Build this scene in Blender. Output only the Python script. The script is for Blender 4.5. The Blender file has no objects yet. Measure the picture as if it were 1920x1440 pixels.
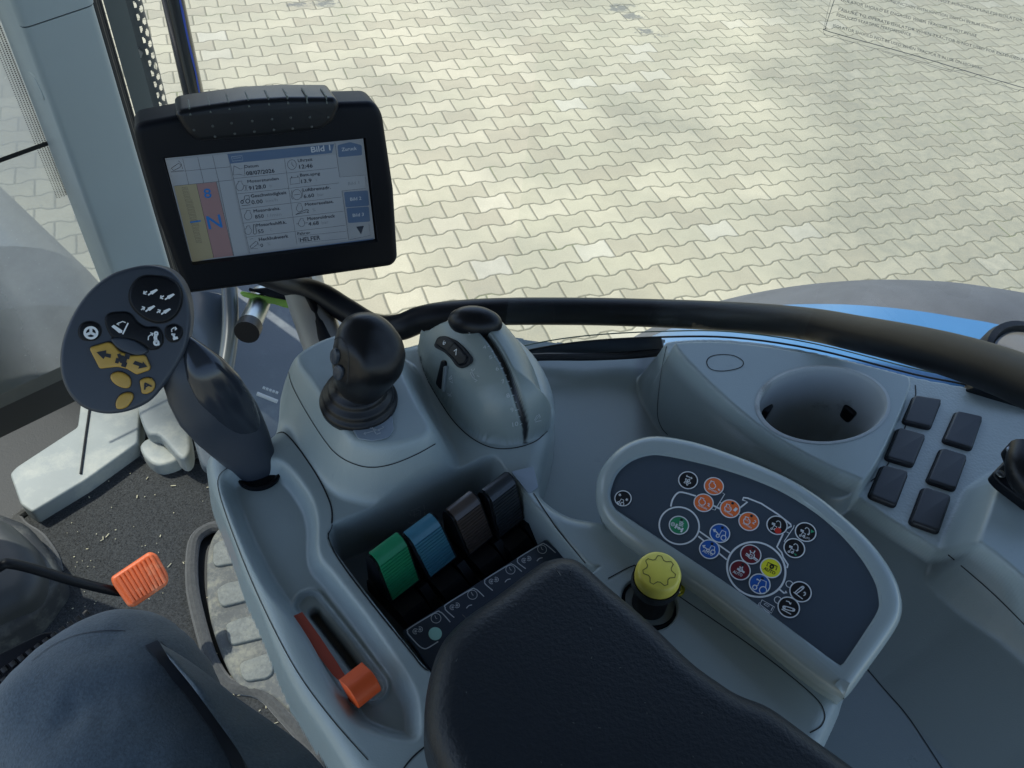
import bpy, bmesh, math, random
import numpy as np
from mathutils import Vector, Matrix
from mathutils.bvhtree import BVHTree
from mathutils.geometry import tessellate_polygon
S = bpy.context.scene
rnd = random.Random(7)
# ------------------------------------------------------------------ camera
F = 1490.0; CZ = 2.74
_d = np.array([-183., 1345., 1490.]); _d /= np.linalg.norm(_d); _u = -_d
_Y = np.array([0, 0, 1.]) - _u[2]*_u; _Y /= np.linalg.norm(_Y)
RW = np.array([np.cross(_Y, _u), _Y, _u])
CAM = np.array([0, 0, CZ])
cd = bpy.data.cameras.new('camera'); cam = bpy.data.objects.new('camera', cd); S.collection.objects.link(cam)
cd.sensor_width = 36; cd.lens = 36*F/1920; cd.clip_start = .02; cd.clip_end = 500
M4 = Matrix.Identity(4)
for i in range(3):
    M4[i][0] = RW[i, 0]; M4[i][1] = -RW[i, 1]; M4[i][2] = -RW[i, 2]; M4[i][3] = CAM[i]
cam.matrix_world = M4; S.camera = cam
cd.dof.use_dof = False
# ------------------------------------------------------------------ light
SUN_AZ = math.radians(158); SUN_EL = math.radians(56)
W = bpy.data.worlds.new('World'); S.world = W; W.use_nodes = True
nt = W.node_tree; nt.nodes.clear()
sky = nt.nodes.new('ShaderNodeTexSky'); sky.sky_type = 'NISHITA'; sky.sun_disc = False
sky.sun_elevation = SUN_EL; sky.sun_rotation = math.pi/2 - SUN_AZ; sky.altitude = 300; sky.air_density = 1.0; sky.dust_density = 1.5
bg = nt.nodes.new('ShaderNodeBackground'); bg.inputs[1].default_value = .15
wo = nt.nodes.new('ShaderNodeOutputWorld'); nt.links.new(sky.outputs[0], bg.inputs[0]); nt.links.new(bg.outputs[0], wo.inputs[0])
sl = bpy.data.lights.new('sun', 'SUN'); sl.energy = 2.95; sl.angle = math.radians(.55); sl.color = (1, .955, .88)
sun = bpy.data.objects.new('sun', sl); S.collection.objects.link(sun)
sd = Vector((math.cos(SUN_AZ)*math.cos(SUN_EL), math.sin(SUN_AZ)*math.cos(SUN_EL), math.sin(SUN_EL)))
sun.rotation_euler = sd.to_track_quat('Z', 'Y').to_euler(); sun.location = sd*20
S.view_settings.view_transform = 'Standard'; S.view_settings.look = 'None'; S.view_settings.gamma = 1
S.view_settings.exposure = 1.06
# ------------------------------------------------------------------ rays, frames
def ray(px, py): return RW @ np.array([(px-960)/F, (py-720)/F, 1.])
def P(px, py, z):
    r = ray(px, py); return CAM + r*((z-CZ)/r[2])
def PD(px, py, d):
    r = ray(px, py); return CAM + r*(d/np.linalg.norm(r))
def PH(px, py, D):                      # at horizontal distance D
    r = ray(px, py); return CAM + r*(D/np.hypot(r[0], r[1]))
def nrm(v): v = np.asarray(v, float); return v/np.linalg.norm(v)
class Fr:
    """a plane frame: O origin, U right, V up, N towards the viewer"""
    def __init__(s, O, N, U):
        s.O = np.asarray(O, float); s.N = nrm(N)
        if s.N @ (CAM-s.O) < 0: s.N = -s.N
        U = np.asarray(U, float); s.U = nrm(U-(U@s.N)*s.N); s.V = np.cross(s.N, s.U)
    def hit(s, px, py, h=0.):
        r = ray(px, py); t = ((s.O+s.N*h-CAM)@s.N)/(r@s.N); p = CAM+r*t-s.O; return np.array([p@s.U, p@s.V])
    def hits(s, pts, h=0.): return np.array([s.hit(a, b, h) for a, b in pts])
    def pt(s, u, v, h=0.): return s.O+s.U*u+s.V*v+s.N*h
    def at(s, px, py, h=0.): return s.pt(*s.hit(px, py, h), h)
def flat(z): return Fr((0, 0, z), (0, 0, 1), (1, 0, 0))
# ------------------------------------------------------------------ outlines
def catmull(pts, n=6, closed=True):
    p = np.array(pts, float); m = len(p); out = []
    rng = range(m) if closed else range(m-1)
    for i in rng:
        if closed: a, b, c, d = p[(i-1) % m], p[i], p[(i+1) % m], p[(i+2) % m]
        else: a, b, c, d = p[max(i-1, 0)], p[i], p[i+1], p[min(i+2, m-1)]
        for k in range(n):
            t = k/n
            out.append(.5*((2*b)+(c-a)*t+(2*a-5*b+4*c-d)*t*t+(3*b-a-3*c+d)*t**3))
    if not closed: out.append(p[-1])
    return np.array(out)
def rounded(pts, r, n=5):
    p = np.array(pts, float); m = len(p); out = []
    for i in range(m):
        a, b, c = p[i-1], p[i], p[(i+1) % m]
        l1 = np.linalg.norm(a-b); l2 = np.linalg.norm(c-b)
        rr = r[i] if hasattr(r, '__len__') else r
        q = min(rr, l1*.48, l2*.48); s = b+(a-b)/l1*q; e = b+(c-b)/l2*q
        for k in range(n+1):
            t = k/n; out.append((1-t)**2*s+2*t*(1-t)*b+t*t*e)
    return np.array(out)
def area2(p): return .5*np.sum(p[:, 0]*np.roll(p[:, 1], -1)-np.roll(p[:, 0], -1)*p[:, 1])
def ccw(p): return p if area2(p) > 0 else p[::-1]
def inset(p, d):
    a = p-np.roll(p, 1, 0); b = np.roll(p, -1, 0)-p
    a /= np.linalg.norm(a, axis=1)[:, None]+1e-12; b /= np.linalg.norm(b, axis=1)[:, None]+1e-12
    n = np.c_[-(a[:, 1]+b[:, 1]), a[:, 0]+b[:, 0]]; n /= np.linalg.norm(n, axis=1)[:, None]+1e-12
    c = np.clip((n*np.c_[-a[:, 1], a[:, 0]]).sum(1), .5, 1)
    return p+n*(d/c)[:, None]
def sdf(poly, X, Y):
    poly = np.asarray(poly)[:, :2]; d = np.full(X.shape, 1e9); ins = np.zeros(X.shape, bool)
    for i in range(len(poly)):
        a = poly[i-1]; b = poly[i]; e = b-a; L = e@e+1e-15
        wx = X-a[0]; wy = Y-a[1]; t = np.clip((wx*e[0]+wy*e[1])/L, 0, 1)
        d = np.minimum(d, (wx-e[0]*t)**2+(wy-e[1]*t)**2)
        c = ((a[1] > Y) != (b[1] > Y)); xi = a[0]+(Y-a[1])/(e[1] if abs(e[1]) > 1e-12 else 1e-12)*e[0]
        ins ^= c & (X < xi)
    d = np.sqrt(d); return np.where(ins, -d, d)
def ldist(line, X, Y):
    d = np.full(X.shape, 1e9)
    for i in range(1, len(line)):
        a = line[i-1][:2]; b = line[i][:2]; e = b-a; L = e@e+1e-15
        wx = X-a[0]; wy = Y-a[1]; t = np.clip((wx*e[0]+wy*e[1])/L, 0, 1)
        d = np.minimum(d, (wx-e[0]*t)**2+(wy-e[1]*t)**2)
    return np.sqrt(d)
def ss(a, b, x):
    t = np.clip((x-a)/(b-a), 0, 1); return t*t*(3-2*t)
# ------------------------------------------------------------------ objects
def tag(o, label=None, cat=None, group=None, kind=None):
    if label: o['label'] = label
    if cat: o['category'] = cat
    if group: o['group'] = group
    if kind: o['kind'] = kind
    return o
def thing(name, label, cat, loc=(0, 0, 0), group=None):
    o = bpy.data.objects.new(name, None); S.collection.objects.link(o); o.location = Vector([float(c) for c in loc])
    o.empty_display_size = .02
    return tag(o, label, cat, group)
def root_loc(o):
    v = Vector((0, 0, 0))
    while o is not None: v = v+o.location; o = o.parent
    return v
def mk(name, verts, faces, m, parent=None, smooth=True, auto=None, mats=None, fmat=None):
    verts = np.asarray(verts, float)
    if parent is None:
        loc = Vector(((verts[:, 0].min()+verts[:, 0].max())/2, (verts[:, 1].min()+verts[:, 1].max())/2, verts[:, 2].min())); base = loc
    else:
        loc = Vector((0, 0, 0)); base = root_loc(parent)
    me = bpy.data.meshes.new(name); me.from_pydata((verts-np.array(base)).tolist(), [], [tuple(int(i) for i in f) for f in faces])
    for mm in (mats or [m]): me.materials.append(mm)
    if fmat is not None: me.polygons.foreach_set('material_index', np.asarray(fmat, dtype=np.int32))
    if smooth: me.polygons.foreach_set('use_smooth', [True]*len(me.polygons))
    me.update()
    bm = bmesh.new(); bm.from_mesh(me); bmesh.ops.recalc_face_normals(bm, faces=bm.faces)
    if auto:
        for e in bm.edges:
            if len(e.link_faces) == 2 and e.calc_face_angle(0) > math.radians(auto): e.smooth = False
    bm.to_mesh(me); bm.free()
    o = bpy.data.objects.new(name, me); S.collection.objects.link(o); o.location = loc; o.parent = parent
    return o
class MB:
    def __init__(s): s.v = []; s.f = []; s.m = []; s.cm = 0
    def add(s, v, f):
        n = len(s.v); s.v += [tuple(map(float, a)) for a in v]; s.f += [tuple(int(i)+n for i in a) for a in f]; s.m += [s.cm]*len(f)
        return s
    def build(s, name, m, parent=None, smooth=True, auto=35, **k):
        mats = m if isinstance(m, list) else None
        return mk(name, s.v, s.f, None if mats else m, parent, smooth, auto, mats=mats, fmat=s.m if mats else None, **k)
    # plate with a rounded rim. outline in frame uv
    def slab(s, fr, outl, th, bev=.002, top=0., n=4, hole=None, back=True):
        o = ccw(np.asarray(outl, float)); k = len(o); V = []; Fc = []
        rings = [(0, top-th)]
        for i in range(n+1):
            a = i/n*math.pi/2; rings.append((bev*(1-math.cos(a)), top-bev+bev*math.sin(a)))
        for d, h in rings:
            q = inset(o, d) if d else o
            V += [fr.pt(u, v, h) for u, v in q]
        for r in range(len(rings)-1):
            for i in range(k):
                j = (i+1) % k; Fc.append((r*k+i, r*k+j, (r+1)*k+j, (r+1)*k+i))
        b = (len(rings)-1)*k
        if hole is None: 
            q2 = inset(o, bev) if bev else o
            for t in tessellate_polygon([[Vector((u, v, 0)) for u, v in q2]]): Fc.append(tuple(b+i for i in t))
        else:
            h_ = ccw(np.asarray(hole, float)); hd, = [len(V)]
            V += [fr.pt(u, v, top) for u, v in h_]; V += [fr.pt(u, v, top-th) for u, v in h_]; m = len(h_)
            q2 = inset(o, bev)
            idx = [b+i for i in range(k)]+[hd+i for i in range(m)]
            for t in tessellate_polygon([[Vector((u, v, 0)) for u, v in q2], [Vector((u, v, 0)) for u, v in h_]]): Fc.append(tuple(idx[i] for i in t))
            for i in range(m):
                j = (i+1) % m; Fc.append((hd+i, hd+m+i, hd+m+j, hd+j))
        if back:
            for t in tessellate_polygon([[Vector((u, v, 0)) for u, v in o]]): Fc.append(tuple(i for i in t[::-1]))
        return s.add(V, Fc)
    def box(s, O, A, B, C):       # corner O and three edge vectors
        O, A, B, C = [np.asarray(q, float) for q in (O, A, B, C)]
        V = [O, O+A, O+A+B, O+B, O+C, O+A+C, O+A+B+C, O+B+C]
        return s.add(V, [(0, 3, 2, 1), (4, 5, 6, 7), (0, 1, 5, 4), (1, 2, 6, 5), (2, 3, 7, 6), (3, 0, 4, 7)])
    def tube(s, pts, r, n=12, cap=True, closed=False):
        p = np.asarray(pts, float); m = len(p); r = np.full(m, r) if np.isscalar(r) else np.asarray(r, float)
        if closed: t = np.roll(p, -1, 0)-np.roll(p, 1, 0)
        else:
            t = np.zeros_like(p); t[1:-1] = p[2:]-p[:-2]; t[0] = p[1]-p[0]; t[-1] = p[-1]-p[-2]
        t /= np.linalg.norm(t, axis=1)[:, None]+1e-12
        a = np.array([0, 0, 1.]) if abs(t[0][2]) < .9 else np.array([1., 0, 0]); V = []; Fc = []
        for i in range(m):
            a = nrm(a-(a@t[i])*t[i]); b = np.cross(t[i], a)
            for k in range(n):
                w = 2*math.pi*k/n; V.append(p[i]+(a*math.cos(w)+b*math.sin(w))*r[i])
        for i in range(m if closed else m-1):
            for k in range(n): Fc.append((i*n+k, i*n+(k+1) % n, ((i+1) % m)*n+(k+1) % n, ((i+1) % m)*n+k))
        if cap and not closed: Fc += [tuple(range(n))[::-1], tuple(range((m-1)*n, m*n))]
        return s.add(V, Fc)
    def lathe(s, O, ax, prof, n=40, U=None, sx=1., sy=1., cap0=True):      # prof: (r, h)
        ax = nrm(ax); U = np.asarray(U if U is not None else ((1, 0, 0) if abs(ax[0]) < .8 else (0, 1, 0)), float); U = nrm(U-(U@ax)*ax); B = np.cross(ax, U)
        O = np.asarray(O, float); V = []; Fc = []
        for r, h in prof:
            for k in range(n):
                w = 2*math.pi*k/n; V.append(O+ax*h+U*r*sx*math.cos(w)+B*r*sy*math.sin(w))
        m = len(prof)
        for i in range(m-1):
            for k in range(n): Fc.append((i*n+k, i*n+(k+1) % n, (i+1)*n+(k+1) % n, (i+1)*n+k))
        if prof[0][0] > 1e-5 and cap0: Fc.append(tuple(range(n))[::-1])
        if prof[-1][0] > 1e-5: Fc.append(tuple(range((m-1)*n, m*n)))
        return s.add(V, Fc)
    def loft(s, secs, n=32, pw=2.0):      # secs: (centre, A, B) half-axis vectors (superellipse)
        V = []; Fc = []
        for c, A, B in secs:
            for k in range(n):
                w = 2*math.pi*k/n; cx = math.cos(w); sy = math.sin(w)
                V.append(np.asarray(c)+np.asarray(A)*math.copysign(abs(cx)**(2/pw), cx)+np.asarray(B)*math.copysign(abs(sy)**(2/pw), sy))
        m = len(secs)
        for i in range(m-1):
            for k in range(n): Fc.append((i*n+k, i*n+(k+1) % n, (i+1)*n+(k+1) % n, (i+1)*n+k))
        Fc += [tuple(range(n))[::-1], tuple(range((m-1)*n, m*n))]
        return s.add(V, Fc)
    # thin printed / raised line work in a frame (uv points)
    def stroke(s, fr, pts, w, h=.0003, closed=False, th=.0003):
        p = np.asarray(pts, float)
        keep = [0]+[i for i in range(1, len(p)) if np.linalg.norm(p[i]-p[i-1]) > 1e-6]; p = p[keep]
        m = len(p)
        if closed: t = np.roll(p, -1, 0)-np.roll(p, 1, 0)
        else:
            t = np.zeros_like(p); t[1:-1] = p[2:]-p[:-2]; t[0] = p[1]-p[0]; t[-1] = p[-1]-p[-2]
        t /= np.linalg.norm(t, axis=1)[:, None]+1e-12; nn = np.c_[-t[:, 1], t[:, 0]]*w/2
        V = []
        for q in (p+nn, p-nn): V += [fr.pt(a, b, h) for a, b in q]
        Fc = [(i, i+m, (i+1) % m+m, (i+1) % m) for i in range(m if closed else m-1)]
        return s.add(V, Fc)
    def fill(s, fr, pts, h=.0003):
        p = ccw(np.asarray(pts, float)); V = [fr.pt(a, b, h) for a, b in p]
        return s.add(V, [tuple(t) for t in tessellate_polygon([[Vector((a, b, 0)) for a, b in p]])])
    def ribbon(s, pts, nors, w, lift=.0004):
        p = np.asarray(pts, float); m = len(p); w = np.full(m, w) if np.isscalar(w) else np.asarray(w)
        t = np.zeros_like(p); t[1:-1] = p[2:]-p[:-2]; t[0] = p[1]-p[0]; t[-1] = p[-1]-p[-2]; V = []
        for i in range(m):
            n_ = nrm(nors[i]); sd_ = nrm(np.cross(n_, t[i])); V += [p[i]+sd_*w[i]/2+n_*lift, p[i]-sd_*w[i]/2+n_*lift]
        return s.add(V, [(2*i, 2*i+1, 2*i+3, 2*i+2) for i in range(m-1)])
def circ(c, r, n=32, ry=None, a0=0., a1=2*math.pi):
    full = abs(a1-a0-2*math.pi) < 1e-6; m = n if full else n+1
    return np.array([(c[0]+r*math.cos(a0+(a1-a0)*k/n), c[1]+(ry or r)*math.sin(a0+(a1-a0)*k/n)) for k in range(m)])
_tc = {}
def glyphs(txt):
    if txt not in _tc:
        cu = bpy.data.curves.new('lettering', 'FONT'); cu.body = txt; cu.resolution_u = 2
        ob = bpy.data.objects.new('lettering', cu); S.collection.objects.link(ob)
        dg = bpy.context.evaluated_depsgraph_get(); me = bpy.data.meshes.new_from_object(ob.evaluated_get(dg))
        v = np.array([x.co[:2] for x in me.vertices]); f = [tuple(q.vertices) for q in me.polygons]
        bpy.data.objects.remove(ob); bpy.data.meshes.remove(me); bpy.data.curves.remove(cu)
        _tc[txt] = (v, f)
    return _tc[txt]
def text(mb, fr, txt, a, b, hpx, h=.0004, bold=0., map_=None):
    """baseline from pixel a to pixel b on the frame; capital height hpx pixels"""
    f_ = map_ or (lambda p: p)
    a = np.array(f_(a), float); b = np.array(f_(b), float)
    A = fr.hit(*a, h); B = fr.hit(*b, h); X = B-A; L = np.linalg.norm(X); X = X/L; Y = np.array([-X[1], X[0]])
    dp = (b-a)/np.linalg.norm(b-a); upx = np.array([dp[1], -dp[0]])
    k = (fr.hit(*(a+upx), h)-A); 
    if k@Y < 0: Y = -Y
    hh = abs(k@Y)*hpx
    v, f = glyphs(txt); x0 = v[:, 0].min(); wx = v[:, 0].max()-x0
    q = np.c_[(v[:, 0]-x0)/wx*L, v[:, 1]/.70*hh]
    offs = [(0, 0)] if not bold else [(-bold, 0), (bold, 0), (0, bold), (0, -bold)]
    for i, (ox, oy) in enumerate(offs):
        V = [fr.pt(*(A+X*(p[0]+ox*L/100)+Y*(p[1]+oy*L/100)), h+i*1e-5) for p in q]; mb.add(V, f)
# ------------------------------------------------------------------ surface picking
def bvh_of(*objs):
    V = []; Fc = []
    for o in objs:
        L = root_loc(o); n = len(V)
        V += [v.co+L for v in o.data.vertices]; Fc += [tuple(i+n for i in p.vertices) for p in o.data.polygons]
    return BVHTree.FromPolygons(V, Fc)
def pick(b, px, py):
    r = ray(px, py); h = b.ray_cast(Vector(CAM), Vector(r))
    if h[0] is None: return None
    n = np.array(h[1]); n = n if n@r < 0 else -n
    return np.array(h[0]), n
def picks(b, pts, n=6, closed=False):
    q = catmull(pts, n, closed) if n > 1 else np.array(pts, float); out = []; no = []
    for x, y in q:
        h = pick(b, x, y)
        if h: out.append(h[0]); no.append(h[1])
    return np.array(out), np.array(no)
# ------------------------------------------------------------------ materials
class NX:
    """tiny node-expression helper"""
    def __init__(s, t, sock): s.t = t; s.s = sock
    def _op(s, op, o=None, c=None, rev=False):
        n = s.t.nodes.new('ShaderNodeMath'); n.operation = op
        ins = [s, o] if not rev else [o, s]
        if c is not None: ins.append(c)
        for i, q in enumerate(ins):
            if q is None: continue
            if isinstance(q, NX): s.t.links.new(q.s, n.inputs[i])
            else: n.inputs[i].default_value = q
        return NX(s.t, n.outputs[0])
    def __add__(s, o): return s._op('ADD', o)
    def __radd__(s, o): return s._op('ADD', o)
    def __sub__(s, o): return s._op('SUBTRACT', o)
    def __rsub__(s, o): return s._op('SUBTRACT', o, rev=True)
    def __mul__(s, o): return s._op('MULTIPLY', o)
    def __rmul__(s, o): return s._op('MULTIPLY', o)
    def __truediv__(s, o): return s._op('DIVIDE', o)
    def f(s, op, o=None, c=None): return s._op(op, o, c)
def mat(name, col, rough=.5, metal=0., bump=0., bscale=400., var=0., vscale=8., col2=None, spec=.5, coat=0., alpha=None, rvar=0., emit=None, es=0., sheen=0., dirt=None, dscale=3., dthr=.55):
    m = bpy.data.materials.new(name); m.use_nodes = True; t = m.node_tree; b = t.nodes['Principled BSDF']
    b.inputs['Roughness'].default_value = rough; b.inputs['Metallic'].default_value = metal; b.inputs['Specular IOR Level'].default_value = spec
    b.inputs['Coat Weight'].default_value = coat
    if sheen: b.inputs['Sheen Weight'].default_value = sheen; b.inputs['Sheen Roughness'].default_value = .6
    c4 = (*col, 1); b.inputs['Base Color'].default_value = c4
    tc = t.nodes.new('ShaderNodeTexCoord')
    def noise(sc, det=3, rg=.55):
        n = t.nodes.new('ShaderNodeTexNoise'); n.inputs['Scale'].default_value = sc; n.inputs['Detail'].default_value = det; n.inputs['Roughness'].default_value = rg
        t.links.new(tc.outputs['Object'], n.inputs['Vector']); return n
    last = None
    if var or col2:
        n = noise(vscale, 5, .6); r = t.nodes.new('ShaderNodeValToRGB'); r.color_ramp.elements[0].position = .32; r.color_ramp.elements[1].position = .68
        lo = tuple(c*(1-var) for c in col); hi = col2 if col2 else tuple(min(1, c*(1+var)) for c in col)
        r.color_ramp.elements[0].color = (*lo, 1); r.color_ramp.elements[1].color = (*hi, 1)
        t.links.new(n.outputs[0], r.inputs[0]); last = r.outputs[0]
    if dirt:
        n = noise(dscale, 8, .72); r = t.nodes.new('ShaderNodeValToRGB'); r.color_ramp.elements[0].position = dthr; r.color_ramp.elements[1].position = min(1, dthr+.18)
        r.color_ramp.elements[0].color = (0, 0, 0, 1); r.color_ramp.elements[1].color = (1, 1, 1, 1)
        t.links.new(n.outputs[0], r.inputs[0]); mx = t.nodes.new('ShaderNodeMix'); mx.data_type = 'RGBA'
        t.links.new(r.outputs[0], mx.inputs['Factor']); mx.inputs['B'].default_value = (*dirt, 1)
        if last: t.links.new(last, mx.inputs['A'])
        else: mx.inputs['A'].default_value = c4
        last = mx.outputs['Result']
    if last: t.links.new(last, b.inputs['Base Color'])
    if rvar:
        n = noise(14, 6, .65); mr = t.nodes.new('ShaderNodeMapRange'); mr.inputs[3].default_value = rough-rvar; mr.inputs[4].default_value = rough+rvar
        t.links.new(n.outputs[0], mr.inputs[0]); t.links.new(mr.outputs[0], b.inputs['Roughness'])
    if bump:
        n = noise(bscale, 2); bp = t.nodes.new('ShaderNodeBump'); bp.inputs['Strength'].default_value = bump; bp.inputs['Distance'].default_value = .3/bscale
        t.links.new(n.outputs[0], bp.inputs['Height']); t.links.new(bp.outputs[0], b.inputs['Normal'])
    if emit: b.inputs['Emission Color'].default_value = (*emit, 1); b.inputs['Emission Strength'].default_value = es
    return m
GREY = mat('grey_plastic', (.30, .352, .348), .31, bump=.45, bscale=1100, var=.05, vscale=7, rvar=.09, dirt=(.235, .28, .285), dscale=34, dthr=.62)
GREYD = mat('grey_trim_plastic', (.215, .235, .24), .55, bump=.4, bscale=1100, var=.06, vscale=6, rvar=.08, dirt=(.29, .29, .27), dscale=9, dthr=.66)
GREYL = mat('grained_light_plastic', (.35, .37, .37), .5, bump=.9, bscale=520, var=.05, vscale=9, rvar=.06, dirt=(.27, .27, .25), dscale=22, dthr=.62)
POD = mat('olive_grey_plastic', (.215, .245, .24), .42, bump=.2, bscale=1500, var=.04, vscale=14)
RECESS = mat('dark_grey_plastic', (.12, .135, .14), .55, bump=.3, bscale=1200, var=.05)
SEAM = mat('panel_gap', (.012, .013, .015), .8)
BLACK = mat('black_plastic', (.004, .005, .007), .40, spec=.2, bump=.2, bscale=900, rvar=.08)
SOFT = mat('soft_black_rubber', (.006, .0065, .008), .36, spec=.30, bump=.3, bscale=1300, rvar=.08)
SATIN = mat('satin_black_paint', (.004, .005, .007), .42, spec=.22, rvar=.06)
HANDLE = mat('charcoal_soft_plastic', (.032, .040, .053), .42, spec=.4, bump=.3, bscale=1700, rvar=.05)
GLOSS = mat('charcoal_gloss_plastic', (.022, .027, .036), .17, var=.1)
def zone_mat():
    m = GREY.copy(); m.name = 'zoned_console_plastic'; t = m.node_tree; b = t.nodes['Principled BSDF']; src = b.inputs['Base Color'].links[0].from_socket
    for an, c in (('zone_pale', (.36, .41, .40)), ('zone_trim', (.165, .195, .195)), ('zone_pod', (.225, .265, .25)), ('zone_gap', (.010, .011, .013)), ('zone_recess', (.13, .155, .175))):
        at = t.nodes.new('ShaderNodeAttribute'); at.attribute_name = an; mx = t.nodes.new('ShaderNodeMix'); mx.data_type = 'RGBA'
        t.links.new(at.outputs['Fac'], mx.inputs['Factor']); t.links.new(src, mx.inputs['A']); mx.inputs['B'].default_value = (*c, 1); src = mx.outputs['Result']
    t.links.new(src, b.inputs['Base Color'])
    for n in t.nodes:
        if n.type == 'BUMP':
            tc = [q for q in t.nodes if q.type == 'TEX_COORD'][0]; no = t.nodes.new('ShaderNodeTexVoronoi'); no.inputs['Scale'].default_value = 420; t.links.new(tc.outputs['Object'], no.inputs['Vector'])
            at = t.nodes.new('ShaderNodeAttribute'); at.attribute_name = 'zone_pale'; b2 = t.nodes.new('ShaderNodeBump'); b2.inputs['Distance'].default_value = .00022
            t.links.new(at.outputs['Fac'], b2.inputs['Strength']); t.links.new(no.outputs['Distance'], b2.inputs['Height']); t.links.new(n.outputs[0], b2.inputs['Normal']); t.links.new(b2.outputs[0], b.inputs['Normal']); break
    return m
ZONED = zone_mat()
def on_h(H, px, py, z=2.3):
    zz = np.arange(2.36, 2.18, -.0004); r = ray(px, py); Q = CAM+r*((zz-CZ)/r[2])[:, None]
    hit_ = zz <= H(Q[:, 0], Q[:, 1]); return Q[np.argmax(hit_)]
WHITE = mat('white_print', (.66, .68, .68), .5)
PALE = mat('pale_print', (.46, .49, .50), .6)
ORANGE = mat('orange_print', (.80, .16, .035), .45)
GREEN = mat('green_print', (.02, .23, .10), .45)
BLUE = mat('blue_print', (.01, .09, .36), .45)
MAROON = mat('dark_red_print', (.14, .008, .016), .45)
YELLOWP = mat('yellow_print', (.78, .72, .03), .45)
BLACKP = mat('black_print', (.008, .009, .012), .4)
RED = mat('red_print', (.55, .03, .02), .45)
# ================================================================== setting: paved yard
def paver_material():
    m = bpy.data.materials.new('paving_stones'); m.use_nodes = True; t = m.node_tree; b = t.nodes['Principled BSDF']
    tc = t.nodes.new('ShaderNodeTexCoord'); sp = t.nodes.new('ShaderNodeSeparateXYZ'); t.links.new(tc.outputs['Object'], sp.inputs[0])
    wn = t.nodes.new('ShaderNodeTexNoise'); wn.inputs['Scale'].default_value = 9; wn.inputs['Detail'].default_value = 3; t.links.new(tc.outputs['Object'], wn.inputs['Vector'])
    ws = t.nodes.new('ShaderNodeSeparateColor'); t.links.new(wn.outputs['Color'], ws.inputs[0])
    x = NX(t, sp.outputs[0])+(NX(t, ws.outputs[0])-.5)*.012; y = NX(t, sp.outputs[1])+(NX(t, ws.outputs[1])-.5)*.012
    x = x-(-.797); y = y-4.094
    u = (x*.8993+y*.4373)/.202; v = (x*.4373-y*.8993)/.1384
    v = v+.5     # row centres sit on whole numbers
    # trapezoid wave, +1 near whole u, -1 near half u
    fu = u.f('FRACT'); tri = ((fu-.5).f('ABSOLUTE')-.25)*11.0; T = tri.f('MINIMUM', 1.).f('MAXIMUM', -1.)
    j = v.f('ROUND'); par = ((j*.5).f('FRACT')).f('ABSOLUTE')*4.0-1.0      # j odd: +1, even: -1
    off = par*T*-.075*-1.0
    d = v-(j+off); row = j-1.0+d.f('GREATER_THAN', 0.)
    rp = ((row*.5).f('FRACT')).f('ABSOLUTE')      # 0 even, .5 odd
    ur = u+rp+.0; col = ur.f('FLOOR'); fe = ur-ur.f('ROUND')
    dj = d.f('ABSOLUTE')*.1384; dk = fe.f('ABSOLUTE')*.202
    dist = dj.f('MINIMUM', dk)
    cmb = t.nodes.new('ShaderNodeCombineXYZ'); t.links.new(col.s, cmb.inputs[0]); t.links.new(row.s, cmb.inputs[1])
    wh = t.nodes.new('ShaderNodeTexWhiteNoise'); wh.noise_dimensions = '3D'; t.links.new(cmb.outputs[0], wh.inputs['Vector'])
    r1 = t.nodes.new('ShaderNodeValToRGB'); e = r1.color_ramp.elements
    e[0].position = 0; e[0].color = (.275, .257, .178, 1); e[1].position = .95; e[1].color = (.352, .333, .235, 1)
    q = e.new(.997); q.color = (.37, .36, .275, 1); q = e.new(.45); q.color = (.315, .303, .21, 1)
    t.links.new(wh.outputs[0], r1.inputs[0])
    # large weathering, darker toward the right/back
    n1 = t.nodes.new('ShaderNodeTexNoise'); n1.inputs['Scale'].default_value = .55; n1.inputs['Detail'].default_value = 6; n1.inputs['Roughness'].default_value = .6
    t.links.new(tc.outputs['Object'], n1.inputs['Vector'])
    n2 = t.nodes.new('ShaderNodeTexNoise'); n2.inputs['Scale'].default_value = 13; n2.inputs['Detail'].default_value = 8; n2.inputs['Roughness'].default_value = .7
    t.links.new(tc.outputs['Object'], n2.inputs['Vector'])
    right = ((NX(t, sp.outputs[0])-.3)*.22).f('MAXIMUM', 0.).f('MINIMUM', 1.)
    grime = ((NX(t, n1.outputs[0])-.44)*4.0+right*1.25).f('MAXIMUM', 0.).f('MINIMUM', 1.)*(NX(t, n2.outputs[0])*1.5+.05)
    grime = grime.f('MINIMUM', 1.)*.78
    mx = t.nodes.new('ShaderNodeMix'); mx.data_type = 'RGBA'; t.links.new(grime.s, mx.inputs['Factor']); t.links.new(r1.outputs[0], mx.inputs['A']); mx.inputs['B'].default_value = (.125, .132, .102, 1)
    # fine mottling
    n3 = t.nodes.new('ShaderNodeTexNoise'); n3.inputs['Scale'].default_value = 120; n3.inputs['Detail'].default_value = 4
    t.links.new(tc.outputs['Object'], n3.inputs['Vector'])
    br = (NX(t, n3.outputs[0])-.5)*.35+(NX(t, n2.outputs[0])-.5)*.30+1.0
    m2 = t.nodes.new('ShaderNodeMix'); m2.data_type = 'RGBA'; m2.blend_type = 'MULTIPLY'; m2.inputs['Factor'].default_value = 1
    cc = t.nodes.new('ShaderNodeCombineColor'); [t.links.new(br.s, cc.inputs[i]) for i in range(3)]
    t.links.new(mx.outputs['Result'], m2.inputs['A']); t.links.new(cc.outputs[0], m2.inputs['B'])
    # oil spots: blotches near three places
    sx = NX(t, sp.outputs[0])+(NX(t, n2.outputs[0])-.5)*.5; sy = NX(t, sp.outputs[1])+(NX(t, n2.outputs[0])-.5)*.35
    oil = None
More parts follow.
